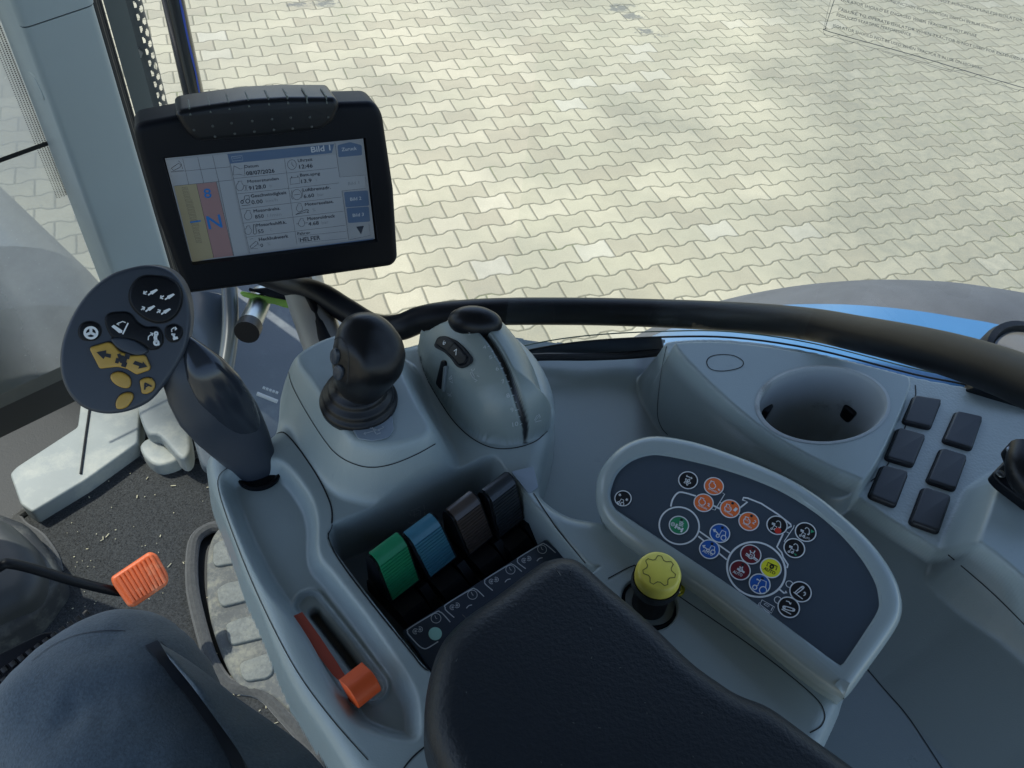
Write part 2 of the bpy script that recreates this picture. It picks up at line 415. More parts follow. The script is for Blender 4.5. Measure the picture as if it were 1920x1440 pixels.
    for (ax, ay), r in SPOTS:
        dx = sx-ax; dy = sy-ay; k = ((dx*dx+dy*dy).f('SQRT')*-1.0+r)*(1/.05)
        k = k.f('MAXIMUM', 0.).f('MINIMUM', 1.); oil = k if oil is None else oil.f('MAXIMUM', k)
    m3 = t.nodes.new('ShaderNodeMix'); m3.data_type = 'RGBA'; t.links.new((oil*.75).s, m3.inputs['Factor']); t.links.new(m2.outputs['Result'], m3.inputs['A']); m3.inputs['B'].default_value = (.07, .08, .075, 1)
    # joints
    jn = (dist*-1.0+.0060)*(1/.0022); jn = jn.f('MAXIMUM', 0.).f('MINIMUM', 1.)
    n4 = t.nodes.new('ShaderNodeTexNoise'); n4.inputs['Scale'].default_value = 2.2; n4.inputs['Detail'].default_value = 6; t.links.new(tc.outputs['Object'], n4.inputs['Vector'])
    r4 = t.nodes.new('ShaderNodeValToRGB'); r4.color_ramp.elements[0].position = .6; r4.color_ramp.elements[0].color = (.10, .098, .062, 1); r4.color_ramp.elements[1].position = .72; r4.color_ramp.elements[1].color = (.075, .10, .03, 1)
    t.links.new(n4.outputs[0], r4.inputs[0])
    m4 = t.nodes.new('ShaderNodeMix'); m4.data_type = 'RGBA'; t.links.new((jn*.72).s, m4.inputs['Factor']); t.links.new(m3.outputs['Result'], m4.inputs['A']); t.links.new(r4.outputs[0], m4.inputs['B'])
    t.links.new(m4.outputs['Result'], b.inputs['Base Color']); b.inputs['Roughness'].default_value = .85
    hgt = (dist.f('MINIMUM', .010))*1.0+(NX(t, n3.outputs[0]))*.0012
    bp = t.nodes.new('ShaderNodeBump'); bp.inputs['Strength'].default_value = .9; bp.inputs['Distance'].default_value = .5
    t.links.new(hgt.s, bp.inputs['Height']); t.links.new(bp.outputs[0], b.inputs['Normal'])
    return m
SPOTS = [(tuple(P(1163, 14, 0)[:2]), .10), (tuple(P(1185, 30, 0)[:2]), .09), (tuple(P(1208, 58, 0)[:2]), .085), (tuple(P(610, 6, 0)[:2]), .09), (tuple(P(560, 8, 0)[:2]), .07), (tuple(P(1240, 66, 0)[:2]), .05)]
PAV = paver_material()
g = mk('paved_yard', [(-90, -60, 0), (90, -60, 0), (90, 120, 0), (-90, 120, 0)], [(0, 1, 2, 3)], PAV, smooth=False)
g.data.transform(Matrix.Translation(g.location)); g.location = (0, 0, 0)
tag(g, kind='structure')
# ================================================================== armrest console (height field)
def grid_surface(name, x0, x1, y0, y1, step, H, keep, m, parent, black=None, mats=None):
    xs = np.arange(x0, x1, step); ys = np.arange(y0, y1, step); X, Y = np.meshgrid(xs, ys); Z = H(X, Y); K = keep(X, Y)
    kf = K[:-1, :-1] & K[1:, :-1] & K[:-1, 1:] & K[1:, 1:]; nx = len(xs)
    idx = np.arange(X.size).reshape(X.shape); a = idx[:-1, :-1][kf]; b = idx[:-1, 1:][kf]; c = idx[1:, 1:][kf]; d = idx[1:, :-1][kf]
    q = np.c_[a, b, c, d]; used = np.unique(q); rm = np.zeros(X.size, int); rm[used] = np.arange(len(used))
    V = np.c_[X.ravel(), Y.ravel(), Z.ravel()][used]; q = rm[q]; fm = None
    if black is not None:
        Bm = black(X, Y).ravel()[used]; fm = (Bm[q].mean(1) > .5).astype(int)
    me = bpy.data.meshes.new(name); L = np.array(root_loc(parent)); me.vertices.add(len(V)); me.vertices.foreach_set('co', (V-L).ravel())
    me.loops.add(q.size); me.loops.foreach_set('vertex_index', q.ravel().astype(np.int32)); me.polygons.add(len(q))
    me.polygons.foreach_set('loop_start', (np.arange(len(q))*4).astype(np.int32)); me.polygons.foreach_set('use_smooth', np.ones(len(q), bool))
    for mm in (mats or [m]): me.materials.append(mm)
    if fm is not None: me.polygons.foreach_set('material_index', fm.astype(np.int32))
    me.update(calc_edges=True); me.validate()
    o = bpy.data.objects.new(name, me); S.collection.objects.link(o); o.parent = parent
    return o
def zones(o, d):
    n = len(o.data.vertices); co = np.zeros(n*3); o.data.vertices.foreach_get('co', co); co = co.reshape(-1, 3)+np.array(root_loc(o))
    for k, f in d.items(): o.data.attributes.new(k, 'FLOAT', 'POINT').data.foreach_set('value', f(co[:, 0], co[:, 1]).astype(np.float32))
def W_(pts, z, n=5, cm=True):
    p = np.array([P(a, b, z)[:2] for a, b in pts]); return catmull(p, n) if cm else p
ZA = 2.27
arm_out = W_([(385, 870), (397, 852), (440, 842), (505, 822), (520, 790), (530, 720), (548, 690), (600, 665), (700, 650), (790, 655), (850, 618), (900, 610), (950, 620), (1002, 665), (1034, 722), (1042, 780), (1030, 850), (1012, 915), (1030, 945), (1070, 968), (1120, 978), (1160, 990), (1250, 1050), (1380, 1130), (1565, 1280), (1582, 1320), (1540, 1420), (1480, 1560), (1200, 1700), (900, 1700), (730, 1560), (603, 1375), (538, 1272), (487, 1147), (456, 1078), (430, 1005), (405, 940), (390, 900)], ZA-.008, 4)
lane = W_([(412, 905), (437, 980), (470, 1053), (503, 1110), (537, 1150), (570, 1200), (603, 1260), (640, 1320), (672, 1362), (740, 1388), (785, 1385), (788, 1330), (772, 1275), (700, 1165), (630, 1075), (600, 1035), (597, 970), (580, 920), (530, 862), (480, 862), (435, 875)], ZA, 4)
pod1 = W_([(553, 676), (566, 654), (613, 630), (680, 615), (735, 640), (760, 700), (785, 750), (808, 792), (804, 812), (770, 828), (720, 836), (680, 832), (650, 818), (615, 770), (580, 715)], 2.313, 4)
pod2n = [(789, 645), (785, 668), (797, 705), (820, 747), (850, 790), (885, 822), (925, 838), (965, 838), (1003, 826), (1028, 806), (1032, 780)]
pod2f = [(1030, 735), (1012, 688), (985, 645), (945, 605), (895, 588), (850, 592), (808, 615)]
pod2 = catmull(np.array([P(a, b, 2.272)[:2] for a, b in pod2n]+[P(a, b, 2.305)[:2] for a, b in pod2f]), 4)
recess = W_([(620, 988), (640, 974), (760, 925), (875, 872), (912, 860), (940, 868), (1000, 942), (1100, 1052), (1110, 1075), (840, 1268), (806, 1258), (762, 1208), (640, 1050), (618, 1010)], ZA, 4)
slot1 = slot1w = slot2 = np.array([(9., 9.), (9.1, 9.)])
knobhole = P(1218, 1130, ZA)[:2]
def H1(X, Y):
    Z = np.full(X.shape, ZA); dO = sdf(arm_out, X, Y)
    Z -= .004*ss(-.02, 0, sdf(lane, X, Y)*-1-.02)*0
    dl = sdf(lane, X, Y); Z -= .013*(1-ss(-.010, .001, dl))
    d1 = sdf(pod1, X, Y); Z += .043*(1-ss(-.004, .021, d1))
    d2 = sdf(pod2, X, Y); i2 = np.clip(-d2/.036, 0, 1); dome = .052*np.sqrt(np.clip(1-(1-i2)**2, 0, 1)); 
    Z += dome; Z += .006*(1-ss(0, .02, d2))*(d2 > 0)+.006*(d2 <= 0)
    near = np.clip((Y-P(950, 835, 2.27)[1])/.09, 0, 1); Z += dome*near*.15
    s2 = ldist(slot2, X, Y); Z -= .005*(1-ss(.0010, .0038, s2))
    dr = sdf(recess, X, Y); Z -= .046*ss(0, .0045, -dr)*(1-.0*near)
    Z += .004*(1-ss(0, .012, dr))*(dr > 0)*0
    sw = ldist(slot1w, X, Y); Z += .0015*(1-ss(.0095, .0115, sw)); Z -= .004*(1-ss(.0065, .0095, sw))
    s1 = ldist(slot1, X, Y); Z -= .006*(1-ss(.0018, .0048, s1))
    kd = np.hypot(X-knobhole[0], Y-knobhole[1]); Z -= .006*(1-ss(.017, .019, kd))
    e = .014; t = np.clip((dO+e)/e, 0, 1); Z -= e*(1-np.sqrt(np.clip(1-t*t, 0, 1)))
    Z -= np.clip(dO, 0, None)*9
    return np.maximum(Z, ZA-.06)
slot2_ = [on_h(H1, *q)[:2] for q in [(908, 622), (924, 642), (940, 668), (954, 698), (966, 730), (977, 765), (986, 798)]]
slot1_ = [on_h(H1, *q)[:2] for q in [(589, 1146), (635, 1205), (692, 1280)]]; slot1w_ = [on_h(H1, *q)[:2] for q in [(579, 1133), (635, 1205), (698, 1288)]]
slot2 = catmull(slot2_, 5, False); slot1 = np.array(slot1_); slot1w = np.array(slot1w_)
arm = thing('armrest_console', 'grey moulded armrest console with joystick pods and lever recess', 'armrest console', P(700, 1100, ZA-.34))
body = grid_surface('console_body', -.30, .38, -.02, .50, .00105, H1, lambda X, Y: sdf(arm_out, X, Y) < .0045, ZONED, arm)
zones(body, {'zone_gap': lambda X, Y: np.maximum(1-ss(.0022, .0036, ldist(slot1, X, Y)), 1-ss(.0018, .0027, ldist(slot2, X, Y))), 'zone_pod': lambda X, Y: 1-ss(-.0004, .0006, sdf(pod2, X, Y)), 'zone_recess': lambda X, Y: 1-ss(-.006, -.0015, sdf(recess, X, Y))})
BA = bvh_of(body)
_in = inset(ccw(arm_out), .028); _V = [(x, y, ZA-.34) for x, y in _in]+[(x, y, ZA-.052) for x, y in inset(ccw(arm_out), .024)]; _k = len(_in)
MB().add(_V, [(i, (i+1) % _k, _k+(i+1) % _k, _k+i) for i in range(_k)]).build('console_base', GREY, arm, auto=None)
def seam(name, pts, w, m, b, parent, n=6, lift=.0004, closed=False):
    p, no = picks(b, pts, n, closed)
    if len(p) < 2: return None
    if closed: p = np.r_[p, p[:1]]; no = np.r_[no, no[:1]]
    return MB().ribbon(p, no, w, lift).build(name, m, parent, auto=None)
for pts, w in [([(505, 830), (511, 819), (531, 811), (553, 832), (578, 866), (602, 905), (621, 950), (622, 985), (616, 1010), (640, 1056), (700, 1136), (768, 1220), (792, 1250), (812, 1262)], .0011),
               ([(540, 690), (548, 722), (572, 768), (605, 820), (630, 850), (660, 868), (695, 876), (735, 870), (780, 852), (816, 832)], .0008),
               ([(788, 668), (800, 708), (823, 750), (853, 793), (888, 824), (925, 840), (965, 840), (1003, 828), (1026, 808)], .0008),
               ([(433, 874), (411, 893), (413, 930), (448, 1030), (495, 1140), (555, 1255), (620, 1345), (690, 1425)], .0006),
               ([(1000, 925), (1040, 985), (1085, 1040), (1098, 1056)], .001),
               ([(1140, 1085), (1185, 1062), (1200, 1068), (1290, 1130), (1420, 1220), (1520, 1300), (1545, 1335), (1540, 1360), (1518, 1374)], .0008),
               ([(720, 1500), (765, 1430), (806, 1393)], .001)]:
    p, no = picks(BA, pts, 6)
    if len(p) > 2: MB().ribbon(p, no, w, .0003).build('panel_gap', SEAM, arm, auto=None)
# icon plate and small stickers pressed into the console
def plate(name, pts, m, b, parent, lift=.0012, z=None):
    c = np.mean(pts, 0); h = pick(b, *c); fr = Fr(h[0]+h[1]*lift, h[1], (1, 0, 0)); return fr, MB().slab(fr, rounded(fr.hits(pts), .002), .0006, .0002).build(name, m, parent)
STK = mat('sticker_grey', (.225, .265, .30), .25)
plate('blank_sticker', [(958, 884), (1000, 874), (1010, 914), (992, 926)], STK, BA, arm)
sfr, _o = plate('direction_sticker', [(655, 795), (735, 778), (738, 805), (728, 820), (700, 826), (672, 822)], STK, BA, arm)
mb = MB()
for a, b_ in [((682, 814), (720, 803)), ((697, 800), (705, 814)), ((690, 802), (712, 808)), ((706, 815), (714, 812)), ((692, 800), (699, 799))]: mb.stroke(sfr, sfr.hits([a, b_]), .0006, .0004)
for c, d_ in [((682, 814), 1), ((720, 803), -1)]: mb.stroke(sfr, sfr.hits([(c[0]+3*d_, c[1]-3), c, (c[0]+4*d_, c[1]+2)]), .0005, .0004)
mb.build('direction_symbol', PALE, arm, auto=None)
# printed marks on the slider dome
def surf_text(mb, b, txt, a, e, hpx, n=None):
    h = pick(b, (a[0]+e[0])/2, (a[1]+e[1])/2); fr = Fr(h[0]+h[1]*.0009, h[1], (1, 0, 0)); text(mb, fr, txt, a, e, hpx, .0002)
mb = MB()
zz = lambda x, y: (780+x/5.142, 570+y/5.142)
for s_, a, e, hh in [('2', (505, 300), (528, 290), 22), ('4', (645, 435), (678, 427), 30), ('5', (708, 532), (738, 524), 32), ('6', (772, 645), (802, 636), 36), ('7', (832, 768), (858, 760), 38), ('8', (876, 905), (908, 896), 40), ('9', (918, 1045), (946, 1036), 42), ('10', (932, 1185), (988, 1172), 42)]:
    surf_text(mb, BA, s_, zz(*a), zz(*e), hh/5.142)
for a, e in [((690, 415), (708, 410)), ((752, 515), (776, 508)), ((815, 625), (842, 618)), ((872, 752), (900, 745)), ((918, 886), (945, 879)), ((955, 1024), (985, 1017)), ((1000, 1158), (1020, 1152)), ((730, 462), (744, 458)), ((800, 575), (815, 571)), ((855, 690), (872, 686)), ((905, 815), (920, 811)), ((950, 950), (966, 946)), ((985, 1088), (1000, 1084))]:
    p, no = picks(BA, [zz(*a), zz(*e)], 2)
    if len(p) > 1: mb.ribbon(p, no, .0006, .0004)
for pts in ([(1140, 1115), (1165, 1070), (1180, 1080), (1150, 1118), (1140, 1115)], [(1145, 1135), (1205, 1120)], [(1180, 1060), (1195, 1085), (1190, 1100)], [(525, 665), (540, 655), (570, 705), (555, 715), (525, 665)], [(560, 720), (595, 740), (570, 750)], [(535, 630), (550, 650), (570, 625)], [(590, 690), (612, 700)], [(320, 720), (350, 690), (355, 712), (325, 730)], [(330, 745), (360, 760), (355, 730)], [(305, 860), (335, 875), (348, 850)], [(312, 880), (350, 888)]):
    p, no = picks(BA, [zz(*q) for q in pts], 1)
    if len(p) > 1: mb.ribbon(p, no, .0006, .0004)
mb.build('dome_markings', PALE, arm, auto=None)
# recess wall symbol
mb = MB(); zz8 = lambda x, y: (660+x/4.364, 900+y/4.364)
for pts in ([(480, 250), (560, 215)], [(470, 270), (480, 290)], [(585, 200), (592, 240)], [(490, 290), (550, 265)], [(455, 340), (475, 350)], [(480, 355), (540, 330)], [(590, 260), (595, 285)], [(505, 250), (510, 300), (545, 280)], [(520, 240), (560, 250), (555, 290)]):
    p, no = picks(BA, [zz8(*q) for q in pts], 1)
    if len(p) > 1: mb.ribbon(p, no, .0006, .0004)
if mb.v: mb.build('recess_symbol', PALE, arm, auto=None)
# speed wheel window in the dome
def surf_slab(name, pts, m, b, parent, th=.004, bev=.001, lift=.0, rr=.002, extra=None):
    c = np.mean(np.array(pts), 0); h = pick(b, *c); ps = picks(b, pts, 1)[0]
    A = ps-ps.mean(0); nn = np.linalg.svd(A)[2][2]
    fr = Fr(ps.mean(0), nn, (1, 0, 0)); o = rounded(fr.hits(pts), rr)
    ob = MB().slab(fr, o, th, bev, top=lift).build(name, m, parent); return fr, ob
zz = lambda x, y: (780+x/5.142, 570+y/5.142)
wfr, wo_ = surf_slab('window_recess', [zz(*q) for q in [(190, 400), (225, 320), (300, 310), (400, 355), (480, 430), (545, 520), (545, 560), (500, 605), (440, 625), (400, 600), (360, 540), (290, 470), (200, 425)]], SEAM, BA, arm, .003, .0005, .0022, .003)
mbw = MB().slab(wfr, rounded(wfr.hits([zz(*q) for q in [(215, 400), (240, 335), (310, 325), (395, 370), (470, 445), (530, 525), (500, 585), (440, 605), (380, 530), (300, 455)]]), .002), .003, .0015, .0036)
ww = mbw.build('speed_wheel', BLACK, arm)
mb = MB(); text(mb, wfr, '6', zz(262, 400), zz(290, 378), 6.5, .0038, .8); text(mb, wfr, '7', zz(378, 500), zz(408, 478), 9.5, .0038, .8); mb.build('wheel_digits', WHITE, arm, auto=None)
mb = MB(); mb.stroke(wfr, wfr.hits([zz(318, 470), zz(398, 385)]), .0007, .0038); mb.stroke(wfr, wfr.hits([zz(405, 555), zz(440, 510), zz(520, 505)]), .0006, .0038); mb.build('wheel_notch', SEAM, arm, auto=None)
surf_slab('rocker_switch', [zz(*q) for q in [(255, 540), (290, 545), (300, 580), (265, 825), (240, 820), (200, 765)]], BLACK, BA, arm, .003, .001, .0016, .002)
surf_slab('rocker_rib', [zz(*q) for q in [(290, 600), (312, 592), (288, 845), (268, 835)]], POD, BA, arm, .003, .001, .0028, .0008)
# ================================================================== slider thumb on the dome
sc = P(891, 604, 2.331)
sld = MB().lathe(sc, nrm(np.array([-.05, -.25, 1])), [(.0198, -.003), (.0205, 0), (.0198, .003), (.0168, .0068), (.0110, .0098), (.004, .0112), (0, .0114)], 36, sy=.60).build('draft_slider', SOFT)
tag(sld, 'matte black half-round thumb slider at the top of the numbered dome slot', 'slider')
# ================================================================== joystick
jb = P(673, 752, 2.3128); jk = P(686, 672, 2.367); jax = nrm(jk-jb)
joy = thing('joystick', 'bulbous black joystick on a ribbed rubber boot', 'joystick', jb)
MB().lathe(jb, nrm((0, -.02, 1)), [(.0265, -.002), (.027, .002), (.026, .0045), (.0245, .0052), (.0242, .0075), (.0232, .0105), (.0205, .0115), (.0200, .0140), (.0188, .0170), (.0160, .0180), (.0155, .0215), (.014, .024), (.010, .025)], 56).build('rubber_boot', SOFT, joy, auto=None)
secs = []
ex = nrm(np.cross(jax, np.array([0, -1., .6]))); ey = np.cross(jax, ex)
L = np.linalg.norm(jk-jb)
for t_, r_, sh in [(a_*.86, b_*.90, c_) for a_, b_, c_ in [(-.040, .0165, 0), (-.033, .0190, 0), (-.022, .0212, .0004), (-.012, .0232, .0008), (0, .0245, .001), (.010, .0243, .001), (.018, .0232, .0006), (.025, .0205, 0), (.030, .0165, -.0004), (.0335, .0115, -.0008), (.035, .006, -.001), (.0355, .001, -.001)]]:
    secs.append((jk+jax*t_+ex*sh, ex*r_, ey*r_*.98))
kmb = MB().loft(secs, 56, 2.15); V = np.array(kmb.v); c0 = jk; dd = V-c0; un = dd/np.linalg.norm(dd, axis=1)[:, None]
for dv_, am, w_ in ((RW@nrm((.55, -.15, -.8)), -.0042, .10), (RW@nrm((-.1, -.9, -.4)), .0022, .2), (RW@nrm((-.30, .25, -.9)), -.0030, .07), (RW@nrm((.9, .3, -.2)), .0016, .2), (RW@nrm((.1, .55, -.8)), .0016, .06), (RW@nrm((-.1, -.35, -.95)), -.0022, .05)):
    V += un*(am*np.exp(-((1-un@dv_)/w_)**2))[:, None]
kmb.v = [tuple(q) for q in V]; knob = kmb.build('knob', SOFT, joy, auto=None)
BK = bvh_of(knob)
for nm, c, r_ in [('thumb_button', (628, 668), .0052), ('thumb_button', (635, 698), .0048)]:
    h = pick(BK, *c)
    if h: MB().lathe(h[0]-h[1]*.0012, h[1], [(r_, 0), (r_, .002), (r_*.8, .0030), (0, .0033)], 24, U=jax, sx=1.35, sy=.8).build(nm, HANDLE, joy)
p, no = picks(BK, [(624, 640), (637, 632), (648, 645), (654, 670), (653, 705), (650, 722)], 6)
if len(p) > 2: MB().ribbon(p, no, .0007, .0002).build('side_cap_gap', SEAM, joy, auto=None)
# ================================================================== armrest pad
PADM = mat('black_grained_vinyl', (.011, .0145, .019), .46, spec=.3, bump=.6, bscale=420, rvar=.1, dirt=(.035, .04, .045), dscale=6, dthr=.6)
pf = Fr((0, 0, 2.335), (0, 0, 1), (1, 0, 0))
po = catmull(pf.hits([(1058, 1036), (1030, 1040), (1005, 1052), (930, 1108), (870, 1150), (832, 1190), (810, 1240), (797, 1310), (800, 1370), (822, 1430), (870, 1530), (980, 1640), (1200, 1700), (1450, 1690), (1620, 1600), (1680, 1490), (1620, 1440), (1527, 1373), (1450, 1318), (1390, 1293), (1350, 1268), (1300, 1231), (1220, 1155), (1144, 1090), (1092, 1045)]), 5)
pad = MB().slab(pf, po, .05, .017, .006, 8).build('armrest_pad', PADM, auto=None)
tag(pad, 'padded black vinyl armrest cushion at the back of the console', 'armrest pad')
BP = bvh_of(pad)
mb = MB(); R_ = np.random.RandomState(8)
for k in range(20):
    h = pick(BP, 830+R_.rand()*640, 1080+R_.rand()*360)
    if h: a = R_.rand()*6.28; mb.tube([h[0]+h[1]*.0003, h[0]+h[1]*.0003+np.array([math.cos(a), math.sin(a), 0])*(.0006+R_.rand()**3*.004)], .00013, 4)
li = mb.build('lint_on_armrest', mat('grey_lint', (.09, .10, .10), .9)); tag(li, kind='stuff')
# ================================================================== lever bank
lfz = ZA-.046
Wd = nrm(P(1010, 985, 2.25)-P(765, 1190, 2.25)); Wd[2] = 0; Wd = nrm(Wd); Bk = nrm(np.array([Wd[1], -Wd[0], 0])); UP = np.array([0, 0, 1.])
if Bk @ (CAM*[1, 1, 0]-P(850, 1050, 2.25)*[1, 1, 0]) < 0: Bk = -Bk
def ribbed(name, c, dark):
    return mat(name, c, .28, bump=.2, bscale=900, var=.12, vscale=60, dirt=dark, dscale=60, dthr=.60)
levers = [((711, 1061), (765, 1027), (789, 1091), (735, 1124), (.018, .23, .10), 'green'), ((776, 1022), (829, 990), (857, 1050), (806, 1080), (.05, .17, .235), 'blue'), ((855, 977), (903, 948), (931, 1007), (880, 1037), (.060, .045, .038), 'brown'), ((921, 941), (969, 912), (992, 975), (937, 1005), (.020, .024, .028), 'charcoal')]
lev_label = {'green': 'remote valve lever with a ribbed green cap, nearest the orange hand throttle', 'blue': 'remote valve lever with a worn ribbed light blue cap', 'brown': 'remote valve lever with a ribbed dark brown cap', 'charcoal': 'remote valve lever with a plain charcoal ribbed cap at the far end of the recess'}
for i, (tl, tr, br, bl, c, nm) in enumerate(levers):
    z1, z0 = ZA+.010, ZA-.022
    A = P(*tl, z1); B = P(*tr, z1); D = P(*bl, z0); wv = np.linalg.norm(B-A); w_ = Wd*wv
    T0 = A; T1 = D-((D-A)@Wd)*Wd*0.0
    root = thing('valve_lever', lev_label[nm], 'lever', np.array([*(A+w_/2)[:2], lfz]), 'remote valve levers in the console recess')
    # side profile in (back, up) of the paddle: face runs from top edge T0 to bottom edge
    run = (D-A)@Bk; drop = D[2]-A[2]; shift = (D-A)@Wd
    def Q(a, b, s): return A+Bk*a+UP*b+w_*s+Wd*(shift*(b/drop))
    prof = [(run+.001, drop-.001), (run, drop), (0, 0), (-.001, .002), (-.0035, .0042), (-.0075, .0044), (-.0105, .002), (-.012, -.004), (-.0125, drop-.001)]
    def solid(mb, prof, s0, s1):
        V = [Q(a, b, s0) for a, b in prof]+[Q(a, b, s1) for a, b in prof]; n_ = len(prof)
        return mb.add(V, [(k, (k+1) % n_, n_+(k+1) % n_, n_+k) for k in range(n_)]+[tuple(range(n_))[::-1], tuple(range(n_, 2*n_))])
    solid(MB(), prof, -.08, 1.08).build('lever_head', BLACK, root, auto=40)
    # coloured cap with ribs
    capp = [(run, drop)]; nr = 12
    dx, dz = -run/nr, -drop/nr; L_ = math.hypot(run, drop); ox, oz = -drop/L_, run/L_
    for k in range(nr):
        a0, b0 = run+dx*k, drop+dz*k
        capp += [(a0+dx*.12+ox*.0014, b0+dz*.12+oz*.0014), (a0+dx*.8+ox*.0014, b0+dz*.8+oz*.0014), (a0+dx*.92+ox*.0004, b0+dz*.92+oz*.0004)]
    capp += [(ox*.0014, oz*.0014+.001), (-.001, .0035), (-.0035, .0057), (-.0075, .0058), (-.0100, .0042), (-.0095, .002), (-.006, .001), (-.002, -.002), (run-.002, drop)]
    solid(MB(), capp, .0, 1.0).build('ribbed_cap', ribbed('cap_'+nm, c, tuple(q*.25 for q in c)), root, auto=40)
    solid(MB(), [(-.013, drop+.002), (run-.004, drop+.002), (run+.002, drop-.022), (-.013, drop-.022)], .12, .88).build('lever_stem', SATIN, root)
    # sloping shroud the lever comes out of
    b0 = drop-.004
    solid(MB(), [(-.016, b0-.006), (run+.004, b0), (run+.012, b0-.001), (run+.030, b0-.016), (run+.030, -.06), (-.016, -.06)], -.06, .78).build('lever_shroud', BLACK, root, auto=30)
    solid(MB(), [(run+.000, b0+.000), (run+.006, b0+.003), (run+.024, b0-.012), (run+.024, -.06), (run+.0, -.06)], .86, 1.16).build('detent_clip', BLACK, root, auto=30)
# icon plate behind the levers
ipz = ZA-.018
ipf = Fr(P(900, 1130, ipz), nrm(UP+Bk*.10), (1, 0, 0))
IPM = mat('navy_label_film', (.018, .028, .045), .4, rvar=.08)
ip = thing('lever_label_plate', 'dark label strip with clock icons between the valve levers and the armrest pad', 'label plate', ipf.at(900, 1130, -.004))
MB().slab(ipf, ipf.hits([(756, 1182), (1022, 1012), (1110, 1080), (850, 1270), (812, 1262)]), .006, .0006).build('label_film', IPM, ip)
z4 = lambda x, y: (740+x/5.333, 980+y/5.333)
mb = MB()
def zs(f, pts): return [f(*q) for q in pts]
for pts in ([(435, 1190), (330, 1255), (285, 1258), (235, 1225), (140, 1120), (130, 1090), (150, 1055), (410, 898), (450, 895), (480, 912), (555, 995)],
            [(595, 950), (515, 880), (505, 850), (520, 815), (760, 670), (800, 665), (830, 680), (893, 740)],
            [(980, 680), (910, 620), (900, 590), (925, 555), (1140, 425), (1175, 420), (1205, 435), (1270, 490)],
            [(1310, 462), (1235, 405), (1228, 375), (1250, 345), (1460, 220), (1500, 218), (1530, 235), (1608, 302)]):
    mb.stroke(ipf, rounded(ipf.hits(zs(z4, pts)), .0001, 1)[::2] if 0 else ipf.hits(catmull(zs(z4, pts), 4, False)), .0007)
for c in ((413, 957), (777, 722), (1157, 472), (1473, 268)):
    cc = ipf.hit(*z4(*c)); mb.stroke(ipf, circ(cc, .0032, 24), .0004, closed=True)
    mb.stroke(ipf, ipf.hits(zs(z4, [(c[0]-12, c[1]-28), (c[0], c[1]+2), (c[0]+12, c[1]+5)])), .0004)
for c in ((230, 1078), (600, 838), (990, 580), (1317, 370)):
    for q, s_ in ((-22, 1), (22, -1)):
        cc = ipf.hit(*z4(c[0]+q, c[1]-q*.45)); mb.stroke(ipf, circ(cc, .0017, 14, a0=.9 if s_ > 0 else -2.2, a1=5.4 if s_ > 0 else 2.2), .0004)
        for a in (0, 1.05, 2.1): 
            dv = np.array([math.cos(a), math.sin(a)])*.0012; mb.stroke(ipf, [cc-dv, cc+dv], .0003)
for c in ((745, 840), (1130, 580), (1450, 368)):
    mb.stroke(ipf, ipf.hits(catmull(zs(z4, [(c[0]-28, c[1]+18), (c[0]-5, c[1]-8), (c[0]+28, c[1]-16)]), 4, False)), .0006)
mb.build('label_icons', PALE, ip, auto=None)
MB().fill(ipf, circ(ipf.hit(*z4(405, 1112)), .0043, 28), .0004).build('mint_dot', mat('mint_print', (.32, .60, .50), .5), ip, auto=None)
# ================================================================== hand throttle
thr = thing('hand_throttle', 'orange hand throttle tab at the bottom of its slot', 'throttle lever', P(680, 1300, ZA-.012))
ORP = mat('orange_plastic', (.62, .085, .018), .42, bump=.1, bscale=900, var=.06, vscale=30)
a_, b_, c_, d2_ = P(645, 1284, ZA+.008), P(689, 1250, ZA+.008), P(713, 1284, ZA-.006), P(669, 1322, ZA-.006)
ax = nrm(b_-a_); dn = (d2_-a_)-((d2_-a_)@ax)*ax; dl_ = np.linalg.norm(dn); dn /= dl_; nn = np.cross(ax, dn); nn = nn if nn[2] > 0 else -nn
secs = []; wl = np.linalg.norm(b_-a_)
V = []; mbq = MB(); K = 14
for s_ in (0, .03, .97, 1.):
    sc_ = .9 if s_ in (0, 1.) else 1
    for k in range(K+1):
        w = math.pi*k/K; V.append(a_+ax*wl*s_+dn*(dl_/2-dl_/2*sc_*math.cos(w))+nn*(.0085*sc_*math.sin(w)**.7))
    V += [a_+ax*wl*s_+dn*dl_-nn*.007, a_+ax*wl*s_-nn*.007]
m_ = K+3
mbq.add(V, [(r*m_+k, r*m_+(k+1) % m_, (r+1)*m_+(k+1) % m_, (r+1)*m_+k) for r in range(3) for k in range(m_)]+[tuple(range(m_))[::-1], tuple(range(3*m_, 4*m_))])
mbq.build('throttle_tab', ORP, thr, auto=40)
MB().box(P(672, 1262, ZA-.010), ax*.006, dn*.010, -UP*.012).build('throttle_stem', BLACK, thr)
hq = pick(BA, 588, 1210); wq = Fr(hq[0], UP, (1, 0, 0)); MB().fill(wq, wq.hits([(547, 1158), (567, 1149), (600, 1195), (630, 1240), (650, 1272), (643, 1284), (625, 1268), (590, 1222)]), .0012).build('speed_wedge', mat('brick_red_print', (.30, .045, .022), .5), arm, auto=None)
